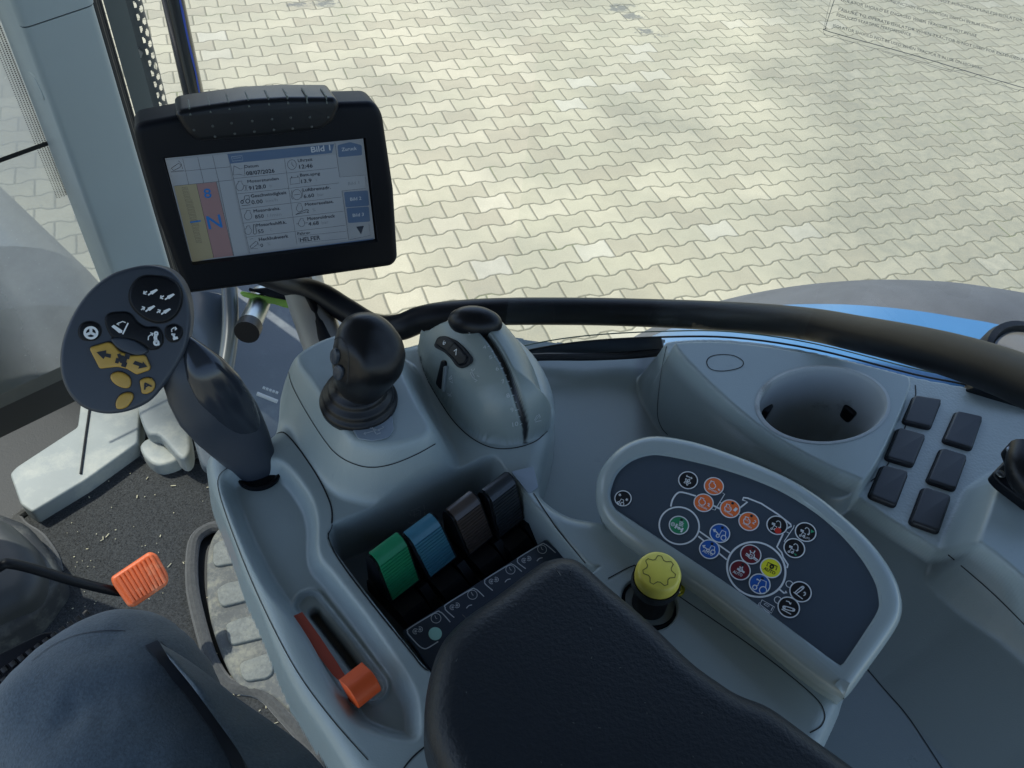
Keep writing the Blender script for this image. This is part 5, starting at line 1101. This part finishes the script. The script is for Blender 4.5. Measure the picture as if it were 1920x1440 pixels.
# guard as a curved sheet with real holes
ang0 = math.atan2(-gc_[1], -gc_[0]); nu, step = 220, .0044; arc = math.pi*2/nu
zrows = np.arange(zt0, zt1, .0030); V = []; Fc = []
for z in zrows:
    for k in range(nu): a = ang0+arc*k; V.append((gc_[0]+gr*math.cos(a), gc_[1]+gr*math.sin(a), z))
for r in range(len(zrows)-1):
    for k in range(nu):
        rel = (k*arc) % (2*math.pi); hole = False
        if rel < 1.75 and rel > .30:
            pz = .0230; pa = .0150/gr; col = int(rel/pa); row = (zrows[r]-zt0)/pz-(.5 if col % 2 else 0)
            dz_ = (row-round(row))*pz+.0025; da = (rel-(col+.5)*pa)*gr
            hole = (dz_*dz_*.8+da*da) < .0058**2
        if not hole and not (1.85 < rel < 4.5): Fc.append((r*nu+k, r*nu+(k+1) % nu, (r+1)*nu+(k+1) % nu, (r+1)*nu+k))
MB().add(V, Fc).build('perforated_sheet', GUA, ex, auto=None)
q = PH(257, 97, 1.72-gr*.9); MB().lathe(q, nrm(CAM*[1, 1, 0]-q*[1, 1, 0]), [(.016, -.004), (.016, .001), (.011, .001), (.010, .009), (0, .0095)], 6).build('bolt', MTL, ex)
# upright pole; its blue reflection is put on as a ragged coloured strip
pp = PH(333, 40, 1.62); pl = thing('handrail_pole', 'speckled dark upright pole with a painted blue reflection between guard and paving', 'pole', (pp[0], pp[1], 1.2))
POL = mat('speckled_black_pole', (.03, .032, .034), .22, coat=.4, dirt=(.25, .25, .22), dscale=260, dthr=.70, metal=.2)
MB().tube([(pp[0], pp[1], 1.2), (pp[0], pp[1], 2.2), (pp[0], pp[1], 3.4)], .0205, 28).build('pole', POL, pl, auto=None)
vd = nrm(CAM*[1, 1, 0]-pp*[1, 1, 0]); rr_ = np.array([vd[1], -vd[0], 0]); rr_ = rr_ if rr_@RW[:, 0] > 0 else -rr_
c_ = pp+nrm(vd*.8+rr_*.55)*.0208; rng_ = np.random.RandomState(3); zz_ = np.linspace(1.3, 3.3, 70); pts = [(c_[0]+rng_.randn()*.0005, c_[1], z) for z in zz_]
MB().ribbon(pts, [nrm(vd*.8+rr_*.55)]*70, np.clip(.0045+rng_.randn(70)*.0012, .001, .01), .0003).build('blue_stripe', mat('painted_blue_reflection', (.02, .06, .35), .4), pl, auto=None)
# ================================================================== roof
rf = thing('cab_roof', 'dark cab roof panel over the operator', 'roof', (0, 0, 3.16))
def tp(f, r, z): v = FW*f+RT*r; return np.array([v[0], v[1], z])
ROOF = mat('roof_lining', (.10, .11, .115), .8)
def poly_prism(pts, z0, z1, name, m, parent):
    V = [(*p_[:2], z0) for p_ in pts]+[(*p_[:2], z1) for p_ in pts]; k = len(pts)
    return MB().add(V, [(i, (i+1) % k, k+(i+1) % k, k+i) for i in range(k)]+[tuple(range(k))[::-1], tuple(range(k, 2*k))]).build(name, m, parent, smooth=False)
poly_prism([tp(1.34, -.95, 0), tp(1.42, -.3, 0), tp(1.54, .12, 0), tp(1.48, .62, 0), tp(.9, .98, 0), tp(-.9, .98, 0), tp(-.9, -1.0, 0)], 3.18, 3.28, 'roof_panel', ROOF, rf)
# ================================================================== cab floor
ZF = 1.50
CAR = mat('black_loop_carpet', (.026, .028, .028), .95, bump=1., bscale=300, var=.8, vscale=330, dirt=(.17, .165, .13), dscale=190, dthr=.69, sheen=.15)
BIND = mat('mat_binding', (.05, .05, .046), .95, bump=1., bscale=900, var=.3, vscale=220, sheen=.3)
DUSTY = mat('dusty_black_plastic', (.03, .032, .033), .6, bump=.3, bscale=500, dirt=(.11, .11, .095), dscale=18, dthr=.5)
FLO = mat('black_floor_plastic', (.008, .010, .011), .6, bump=.3, bscale=300, dirt=(.020, .022, .022), dscale=25, dthr=.6)
fl_t = poly_prism([tp(1.25, -1.0, 0), tp(1.25, .30, 0), tp(.7, .45, 0), tp(.2, .60, 0), tp(-.9, .62, 0), tp(-.9, -1.0, 0)], ZF-.08, ZF-.012, 'cab_floor', FLO, None)
tag(fl_t, 'black plastic cab floor around and under the carpet mat', 'cab floor')
ff = flat(ZF)
mt = thing('floor_mat', 'black loop carpet mat with bound edges and crumbs, sunlit at the front', 'floor mat', P(250, 900, ZF-.01))
mpx = [(30, 972), (90, 932), (160, 893), (235, 852), (258, 840), (272, 852), (288, 868), (306, 872), (345, 860), (395, 845), (520, 900), (430, 980), (395, 990), (368, 1010), (360, 1050), (362, 1110), (378, 1180), (398, 1240), (430, 1285), (490, 1300), (540, 1350), (620, 1440), (700, 1600), (300, 1700), (-300, 1700), (-300, 1300), (60, 1130), (108, 1075), (100, 1045), (75, 1010), (45, 990)]
mo_ = ff.hits(mpx); MB().slab(ff, mo_, .010, .002, 0).build('carpet', CAR, mt, auto=None)
bp_ = catmull(mpx[:17], 4, False); MB().tube([np.array([*ff.pt(*ff.hit(*q))[:2], ZF+.001]) for q in catmull(mpx[:10], 4, False)], .0085, 10).build('edge_binding', BIND, mt)
MB().tube([np.array([*ff.pt(*ff.hit(*q))[:2], ZF+.001]) for q in catmull(mpx[10:22], 4, False)], .0105, 10).build('edge_binding', BIND, mt)
MB().tube([np.array([*ff.pt(*ff.hit(*q))[:2], ZF+.001]) for q in catmull([(108, 1075), (100, 1045), (75, 1010), (45, 990), (30, 972)], 4, False)], .0095, 10).build('edge_binding', BIND, mt)
R_ = np.random.RandomState(23); N_ = 26000; xy = np.c_[R_.rand(N_)*640, 835+R_.rand(N_)*380]; mpoly = np.array(mpx, float)
ok_ = sdf(mpoly, xy[:, 0], xy[:, 1]) < -6; xy = xy[ok_]; V = []
for (x, y) in xy:
    q = P(x, y, ZF-.001); a = R_.rand()*6.28; l = .0012+R_.rand()*.0035; w = .0004+R_.rand()*.0004; dv = np.array([math.cos(a), math.sin(a), 0]); sv = np.array([-dv[1], dv[0], 0])
    V += [q-sv*w, q+sv*w, q+dv*l+UP*(.0008+R_.rand()*.0035)]
fb = MB(); fb.add(V, [(3*i, 3*i+1, 3*i+2) for i in range(len(V)//3)]); fo = fb.build('carpet_fibres', mat('charcoal_fibre', (.07, .074, .072), .9, var=.75, vscale=700), mt, auto=None, smooth=False); fo['kind'] = 'stuff'
mb = MB(); R_ = np.random.RandomState(11); CRB = mat('straw_crumbs', (.55, .50, .34), .9)
for k in range(330):
    x = 60+R_.rand()*470; y = 860+R_.rand()*420 if R_.rand() < .45 else 1250+R_.rand()*190
    if y > 1240: x = 420+R_.rand()*220
    q = ff.at(x, y, .0015); a = R_.rand()*6.28; l = .0012+R_.rand()**4*.008; w = .0006+R_.rand()*.0009
    d1 = np.array([math.cos(a), math.sin(a), 0])*l; d2 = np.array([-math.sin(a), math.cos(a), 0])*w; mb.box(q-d1/2-d2/2, d1, d2, UP*.0012)
cr = mb.build('crumbs', CRB); tag(cr, kind='stuff'); cr.name = 'crumbs_on_mat'
# rubber foot rest with raised pads
RUB = mat('dusty_grey_rubber', (.10, .105, .10), .75, bump=.6, bscale=500, var=.2, vscale=25, dirt=(.22, .215, .17), dscale=40, dthr=.47)
RUBP = mat('grained_rubber_pad', (.15, .16, .145), .65, bump=1., bscale=330, var=.2, vscale=120, dirt=(.20, .205, .17), dscale=30, dthr=.5)
fr_t = thing('foot_plate', 'dusty grey rubber foot plate with four raised pads beside the mat', 'foot plate', P(470, 1150, ZF))
fpf = flat(ZF+.012)
MB().slab(fpf, catmull(fpf.hits([(432, 975), (405, 995), (390, 1030), (387, 1080), (390, 1140), (405, 1200), (430, 1260), (455, 1290), (500, 1300), (540, 1330), (620, 1420), (720, 1440), (700, 1250), (600, 1020), (520, 930), (470, 950)]), 4), .02, .006, 0, 5).build('plate', RUB, fr_t)
for pts in ([(400, 1020), (425, 1008), (500, 995), (510, 1045), (405, 1062), (398, 1055)], [(405, 1105), (425, 1092), (500, 1080), (530, 1125), (480, 1122), (418, 1138), (410, 1130)], [(422, 1170), (445, 1160), (530, 1140), (560, 1180), (435, 1210), (428, 1200)], [(448, 1246), (460, 1238), (505, 1223), (513, 1230), (512, 1262), (500, 1272), (462, 1278), (452, 1268)]):
    MB().slab(fpf, rounded(fpf.hits(pts, .004), .008, 4), .006, .003, .005, 4).build('raised_pad', RUBP, fr_t)
# ================================================================== brake pedal
pdl = thing('brake_pedal', 'orange ribbed brake pedal pad on a thin black arm', 'pedal', P(262, 1100, 1.60))
ORD = mat('orange_pedal_rubber', (.66, .13, .035), .5, bump=.3, bscale=500, var=.08, vscale=40, dirt=(.72, .36, .20), dscale=20, dthr=.52)
pfr = Fr(P(262, 1085, 1.66), nrm(nrm(CAM-P(262, 1085, 1.66))+np.array([.15, -.1, .1])), P(300, 1070, 1.66)-P(225, 1110, 1.66))
zp = lambda x, y: (x/2.322, 820+y/2.322)
MB().slab(pfr, rounded(pfr.hits([zp(*q) for q in [(484, 612), (655, 497), (685, 510), (735, 600), (733, 640), (590, 738), (560, 740), (490, 640)]]), [.004, .005, .004, .006, .008, .008, .008, .004], 4), .016, .005, 0, 5).build('pedal_pad', ORD, pdl)
mb = MB()
for k in range(9):
    t_ = (k+.6)/9.2; a = np.array([500, 612])*(1-t_)+np.array([668, 508])*t_; b = np.array([572, 722])*(1-t_)+np.array([728, 628])*t_
    A_ = pfr.at(*zp(*a), .0006); B_ = pfr.at(*zp(*b), .0006); mb.tube([A_, A_*.7+B_*.3+pfr.N*.0008, A_*.3+B_*.7+pfr.N*.0008, B_], [.0026, .0032, .0032, .0026], 8)
mb.build('pedal_ribs', ORD, pdl)
MB().tube(catmull([PD(-60, 1100, 1.25), PD(0, 1062, 1.25), PD(18, 1057, 1.25), PD(60, 1066, 1.26), PD(140, 1090, 1.28), PD(215, 1108, 1.31), PD(250, 1110, 1.33)], 5, False), .0068, 14).build('pedal_arm', SATIN, pdl)
# steering column shroud and toothed clutch plate, left edge
sh = thing('column_shroud', 'dark grey steering column shroud at the left edge, with an unseen hood added for shade', 'steering column', P(0, 1040, 1.55))
shf = flat(1.60)
MB().slab(shf, catmull(shf.hits([(-80, 960), (-10, 960), (30, 985), (62, 1020), (75, 1060), (60, 1100), (20, 1130), (-80, 1150)]), 5), .10, .03, 0, 6).build('shroud_cap', mat('shroud_plastic', (.045, .048, .046), .5, var=.1, vscale=10), sh)
MB().slab(flat(1.56), catmull(flat(1.56).hits([(-120, 950), (20, 965), (75, 1010), (108, 1070), (90, 1110), (30, 1170), (-120, 1220)]), 5), .07, .02, 0, 6).build('shroud_skirt', DUSTY, sh)
hd_s = [(np.array([-1.06, .50, z_]), np.array([.30*k_, .02, 0]), np.array([-.02, .150*k_, 0])) for z_, k_ in ((1.86, .75), (1.90, .95), (1.97, 1.0), (2.02, .93), (2.05, .7))]
MB().loft(hd_s, 40, 3.5).build('added_shade_hood', DUSTY, sh)  # unseen hood, added and sized to shade the floor near the pedals
MB().tube([np.array([-1.05, .52, 1.5]), np.array([-1.05, .50, 1.88])], .09, 20).build('column_post', DUSTY, sh)
clo = thing('rag_scrap', 'crumpled pale blue scrap of paper towel at the corner of the mat', 'paper scrap', P(44, 1002, ZF))
V = []; Fc = []; R2 = np.random.RandomState(5)
sp_ = catmull([P(24, 990, ZF+.012), P(34, 997, ZF+.016), P(48, 1003, ZF+.018), P(62, 1014, ZF+.010)], 4, False); s2_ = []
for i, c in enumerate(sp_): s2_.append((c+R2.randn(3)*.001, np.array([.3, .9, 0])*(.006+.004*math.sin(i*1.3)), UP*(.005+.002*math.cos(i*2.1))))
MB().loft(s2_, 9, 1.4).build('crumpled_paper', mat('pale_blue_paper', (.42, .50, .62), .8, var=.2, vscale=150), clo, auto=30)
tm = thing('toothed_pedal', 'black grated foot pedal plate half hidden behind the knee', 'pedal plate', P(30, 1290, 1.58))
tf = Fr(P(30, 1290, 1.62), nrm((.2, -.35, 1)), P(90, 1190, 1.6)-P(0, 1260, 1.6))
MB().slab(tf, rounded(tf.hits([(-90, 1270), (78, 1186), (100, 1184), (130, 1230), (90, 1340), (-90, 1440)]), .006), .012, .003, 0).build('plate', SATIN, tm)
mb = MB(); base = tf.hit(-10, 1262); u_ = tf.hit(80, 1200)-base; u_ /= np.linalg.norm(u_); v_ = np.array([u_[1], -u_[0]])
for i in range(-6, 12):
    for j_ in range(0, 12):
        c = base+u_*i*.0115+v_*(.004+j_*.0115)
        if j_ % 2: c = c+u_*.005
        mb.slab(tf, c+np.array([[-.0036, -.0036], [.0036, -.0036], [.0036, .0036], [-.0036, .0036]]), .004, .001, .0035, 2, back=False)
o_ = mb.build('grip_teeth', mat('worn_teeth', (.035, .033, .030), .4, metal=.3), tm); o_['kind'] = 'stuff'
# ================================================================== lit lower frame beyond the mat
LIT = mat('pale_dusty_frame_plastic', (.28, .305, .29), .55, bump=.2, bscale=500, var=.08, vscale=9, dirt=(.42, .42, .36), dscale=9, dthr=.48)
lw = thing('lower_cab_frame', 'pale dusty lower frame beam in the sun beyond the mat', 'cab frame', P(200, 840, ZF))
lff = flat(ZF+.035)
MB().slab(lff, rounded(lff.hits([(18, 888), (30, 875), (145, 800), (158, 700), (280, 690), (262, 765), (258, 830), (160, 900), (60, 960), (38, 945)]), .006, 4), .05, .004, 0, 5).build('frame_beam', LIT, lw)
MB().slab(flat(ZF+.055), catmull(flat(ZF+.055).hits([(258, 765), (262, 720), (300, 690), (335, 740), (352, 800), (356, 845), (338, 858), (300, 818), (275, 810)]), 4), .04, .006, 0, 5).build('rounded_cover', LIT, lw)
MB().slab(flat(ZF+.03), catmull(flat(ZF+.03).hits([(262, 835), (285, 820), (320, 845), (335, 860), (300, 872), (275, 860)]), 4), .04, .006, 0, 5).build('corner_pocket', LIT, lw)
mb = MB().tube([lff.at(168, 765, .002), lff.at(160, 820, .002), lff.at(151, 888, .002)], .002, 8); mb.build('frame_seam', SEAM, lw)
# front quarter panel seen past the handle
QP = mat('pale_bonnet_side', (.12, .14, .15), .45, bump=.2, bscale=300, var=.05, vscale=6, dirt=(.19, .22, .22), dscale=7, dthr=.55)
qf = Fr(P(470, 720, 1.62), nrm((.25, -.25, 1)), (1, 0, 0)); qp = thing('quarter_panel', 'pale dusty panel between the handle and the joystick pod, half in shadow', 'body panel', P(470, 720, 1.55))
MB().slab(qf, rounded(qf.hits([(340, 520), (470, 520), (600, 540), (700, 640), (640, 900), (380, 880), (330, 700)]), .02), .03, .006, 0).build('panel_sheet', QP, qp)
zq = lambda x, y: (380+x/4.5, 540+y/4.5)
sgl = thing('air_nozzle', 'short chrome elbow pipe with a black mouth and a lime green bracket', 'pipe', PD(478, 620, 1.18))
CHR = mat('scuffed_chrome', (.36, .38, .38), .30, metal=1., rvar=.1)
MB().tube(catmull([PD(*zq(495, 60), 1.25), PD(*zq(470, 150), 1.22), PD(*zq(430, 240), 1.19), PD(*zq(385, 340), 1.16)], 5, False), .0155, 22).build('elbow_pipe', CHR, sgl)
MB().tube(catmull([PD(*zq(400, 315), 1.165), PD(*zq(372, 375), 1.150)], 3, False), .0172, 22).build('pipe_mouth', SOFT, sgl)
lim = mat('lime_green_paint', (.22, .38, .06), .4)
gq = Fr(PD(520, 570, 1.21), nrm(CAM-PD(520, 570, 1.2)), RW[:, 0]); MB().slab(gq, rounded(gq.hits([zq(*q) for q in [(312, 40), (330, 25), (500, 60), (720, 95), (760, 175), (690, 165), (600, 135), (540, 130), (340, 72)]]), .002), .012, .002, 0).build('green_bracket', lim, sgl)
MB().slab(gq, rounded(gq.hits([zq(*q) for q in [(380, 10), (700, -20), (740, 110), (560, 75)]], .004), .002), .02, .003, .010).build('black_backing', BLACK, sgl)
ho = MB().tube(catmull([PD(430, 540, 1.24), PD(432, 590, 1.22), PD(430, 640, 1.20), PD(420, 700, 1.18), PD(405, 740, 1.17)], 5, False), .0115, 18).build('rubber_hose', mat('grey_hose_rubber', (.09, .105, .105), .3, coat=.2)); tag(ho, 'dark curved rubber hose between pillar foot and chrome pipe', 'hose')
hs2 = MB().loft([(PD(385, 560, 1.30), RW[:, 0]*.035, RW[:, 1]*-.01), (PD(385, 575, 1.28), RW[:, 0]*.045, UP*.03), (PD(392, 640, 1.27), RW[:, 0]*.042, UP*.05), (PD(395, 690, 1.26), RW[:, 0]*.03, UP*.04), (PD(395, 705, 1.26), RW[:, 0]*.01, UP*.01)], 24).build('air_cleaner_cap', mat('dark_bluish_plastic', (.06, .08, .10), .35, rvar=.1)); tag(hs2, 'dark rounded plastic housing behind the hose, under the terminal', 'housing')
vs = Fr(P(510, 735, 1.66), nrm((.2, -.3, 1)), P(540, 750, 1.66)-P(480, 730, 1.66)); mb = MB().tube([vs.at(482, 738), vs.at(520, 753)], .0035, 8)
for k in range(5): mb.box(vs.at(492+k*6, 729+k*2.2), vs.U*.004, vs.V*.004, vs.N*.004)
vo = mb.build('vent_slot', mat('pale_slot_plastic', (.45, .47, .45), .5)); tag(vo, 'small pale slotted vent beside the joystick pod', 'vent')
# ================================================================== windscreen
wsd = RT*-1.0; wA = np.array([*pL, 0]); GL2 = glass('dusty_windscreen_glass', (.75, .80, .80), .30, (.25, .28, .285), 2.0, .50, .74)
ws = thing('windscreen', 'dusty windscreen with a dotted band beside the pillar and a black joint across it', 'windscreen', wA+UP*1.5)
zj = (lambda r_: CZ+r_[2]*(np.hypot(*PH(45, 285, 1.36)[:2])/np.hypot(r_[0], r_[1])))(ray(45, 285))
def wp(s_, z, off=0): return wA+wsd*s_+UP*z+FW*off
MB().add([wp(0, 1.5), wp(1.3, 1.5), wp(1.3, 3.2), wp(0, 3.2)], [(0, 1, 2, 3)]).build('glass_pane', GL2, ws, smooth=False)
wf = Fr(wp(0, 2.2, -.003), -FW, wsd)
mb = MB(); 
jp = wf.hits([(-200, 372), (0, 300), (92, 267)]); mb.stroke(wf, jp, .008, .001); mb.build('joint_seal', GASK, ws, auto=None)
mb = MB(); e0 = wf.hit(2, 40); e1_ = wf.hit(90, 265); vv = (e1_-e0); 
for i in range(-12, 95):
    for j_ in range(5):
        t_ = i/62; c = e0+vv*t_+np.array([1, 0])*(.004+j_*.0040)*(1 if wf.U@wsd > 0 else -1)+nrm(vv)*(.5 if j_ % 2 else 0)*np.linalg.norm(vv)/62
        mb.fill(wf, circ(c, .00135-.0001*j_, 8), .0004)
mb.build('dot_band', BLACKP, ws, auto=None)['kind'] = 'stuff'
mg = thing('front_mudguard', 'dark front mudguard below the windscreen, blurred by dust', 'mudguard', tp(1.75, .0, 1.0))
MB().loft([(tp(f_, r_, z_), RT*.45, UP*.05+FW*.02) for f_, r_, z_ in ((1.42, -.10, 1.30), (1.46, -.10, 1.36), (1.75, -.12, 1.34), (2.05, -.15, 1.22), (2.25, -.2, 1.0), (2.28, -.2, .9))], 40, 5).build('mudguard_shell', mat('dusty_black_mudguard', (.014, .017, .019), .6, dirt=(.045, .052, .052), dscale=4, dthr=.5), mg)
bn = thing('bonnet', 'dusty grey bonnet beyond the windscreen', 'bonnet', tp(2.0, -.5, 1.2)); 
BON = mat('dusty_bonnet_paint', (.07, .08, .085), .4, coat=.2, dirt=(.11, .12, .115), dscale=5, dthr=.5)
s_l = []
for f_, w_, z_ in ((1.45, .36, 1.62), (1.55, .38, 1.70), (2.2, .36, 1.66), (3.0, .33, 1.58), (3.4, .28, 1.50), (3.45, .2, 1.45)): s_l.append((tp(f_, -.12, z_-.38), RT*(w_+.12), UP*.38))
MB().loft(s_l, 48, 3.2).build('hood', BON, bn)
MB().tube(catmull([tp(1.75, .10, 2.04), tp(1.72, -.05, 2.06), tp(1.85, -.3, 2.08), tp(2.2, -.45, 2.06)], 6, False), .03, 16).build('hood_hose', SOFT, bn)
# ================================================================== person: right thigh, knee and shin
JE = mat('navy_work_cloth', (.072, .098, .120), .9, bump=1., bscale=620, var=.22, vscale=420, sheen=.25, spec=.15)
JD = mat('dark_navy_panel', (.012, .018, .030), .9, bump=.5, bscale=1100, sheen=.2)
pe = thing('person', 'seated person seen from above, only the right thigh and bent knee in navy work trousers', 'person', (-.25, -.15, 1.75))
sp = [((600, 2080), .62, .135), ((500, 1860), .62, .130), ((395, 1700), .63, .122), ((312, 1575), .645, .113), ((250, 1470), .66, .100), ((212, 1392), .68, .087), ((196, 1348), .69, .077)]
Kp_ = PD(196, 1352, .745); Hp_ = np.array([-.02, -.22, Kp_[2]-.06])
tt_ = np.linspace(0, 1, 8); cs = [Hp_+(Kp_-Hp_)*t+UP*.012*math.sin(math.pi*t) for t in tt_]; secs = []
sp = [(0, 0, r_) for r_ in np.interp(tt_, [0, .3, .6, .8, .92, 1], [.128, .124, .108, .096, .088, .080])]
rad = [r_ for _, _, r_ in sp]
kn_c = cs[-1]; dirT = nrm(kn_c-cs[-2]); shin = nrm(np.array([dirT[0]*.25, dirT[1]*.25, -1.]))
path = cs+[kn_c+dirT*.016+UP*-.018, kn_c+dirT*.028+UP*-.050, kn_c+dirT*.034+UP*-.10, kn_c+dirT*.06+UP*-.22, kn_c+dirT*.05+UP*-.42, kn_c+dirT*.04+UP*-.56]
rads = rad+[.074, .070, .067, .062, .056, .052]
pc = catmull(path, 12, False); rc = np.interp(np.linspace(0, len(path)-1, len(pc)), range(len(path)), rads); Rw = np.random.RandomState(9)
for i, c in enumerate(pc):
    t_ = nrm(pc[min(i+1, len(pc)-1)]-pc[max(i-1, 0)]); sdv = nrm(np.cross(t_, UP*.6-np.array([0, 0, 0])+FW*.5)); fr2 = np.cross(sdv, t_)
    secs.append((c, sdv*rc[i]*1.06, fr2*rc[i]*.92))
leg = MB().loft(secs, 150, 2.1); V = np.array(leg.v); 
# soft folds
JF = 1
ph = V@np.array([31., 12., 9.]); ph2 = V@np.array([-14., 33., 6.]); cen_ = np.repeat(pc, 150, 0); nn_ = V-cen_; nn_ /= np.linalg.norm(nn_, axis=1)[:, None]
from mathutils import noise as mnoise
fz = np.array([mnoise.fractal(Vector((float(v[0]*13+v[1]*4), float(v[1]*13-v[0]*9), float(v[2]*16))), .9, 2.1, 4) for v in V]); V += nn_*(.0042*(fz-.5*np.abs(fz)))[:, None]
cr_ = lambda a, c, w: np.exp(-((V@nrm(a)-c)/w)**2)
V += nn_*(.0018*np.sin(ph*2.1)*np.sin(ph2)+.0012*np.sin(ph2*2.7+1))[:, None]
for a_c, px_, w_, am in (((.7, .7, -.1), (110, 1390), .02, -.0008),):
    c0_ = PD(*px_, .60)@nrm(a_c); V += nn_*(am*cr_(a_c, c0_, w_))[:, None]; leg.v = [tuple(q) for q in V]
trs = leg.build('trouser_leg', JE, pe, auto=None); BL_ = bvh_of(trs)
p, no = picks(BL_, [(283, 1207), (318, 1250), (362, 1305), (405, 1365), (440, 1425), (455, 1470)], 5)
if len(p) > 2: MB().ribbon(p, no, np.linspace(.010, .014, len(p)), .0012).build('dark_stripe', JD, pe, auto=None)
p, no = picks(BL_, [(60, 1240), (100, 1210), (150, 1190), (200, 1183), (235, 1184)], 5)
if len(p) > 2: MB().ribbon(p, no, .0009, .0006).build('knee_seam', JD, pe, auto=None)
p, no = picks(BL_, [(300, 1205), (350, 1252), (400, 1310), (440, 1365), (470, 1420)], 5)
if len(p) > 2: MB().ribbon(p, no, .0009, .0010).build('pocket_seam', JD, pe, auto=None)
# loose pocket flap along the outer side of the thigh
ffp = [((300, 1206), .668), ((350, 1236), .672), ((400, 1272), .675), ((450, 1312), .675), ((505, 1350), .672), ((560, 1390), .665), ((600, 1430), .655), ((650, 1500), .64)]
ii = [((318, 1236), .655), ((362, 1290), .640), ((402, 1345), .628), ((436, 1392), .618), ((460, 1430), .610), ((485, 1475), .603), ((510, 1530), .598), ((540, 1600), .59)]
A_ = catmull([PD(*c, d) for c, d in ffp], 5, False); B_ = catmull([PD(*c, d) for c, d in ii], 5, False); V = []; ns = 9; R3 = np.random.RandomState(4)
for s_ in np.linspace(0, 1, ns):
    for k, (a, b) in enumerate(zip(A_, B_)):
        q = a+(b-a)*s_+nrm(CAM-a)*(.010*math.sin(math.pi*s_)+.0022*math.sin(k*.7+s_*5)*math.sin(math.pi*s_)); V.append(q)
for s_ in (1., .5, 0.):
    for a, b in zip(A_, B_): V.append(a+(b-a)*s_-nrm(CAM-a)*.018)
n_ = len(A_); R_n = ns+3
MB().add(V, [((r % R_n)*n_+i, (r % R_n)*n_+i+1, ((r+1) % R_n)*n_+i+1, ((r+1) % R_n)*n_+i) for r in range(R_n) for i in range(n_-1)]).build('pocket_flap', JE, pe, auto=60)
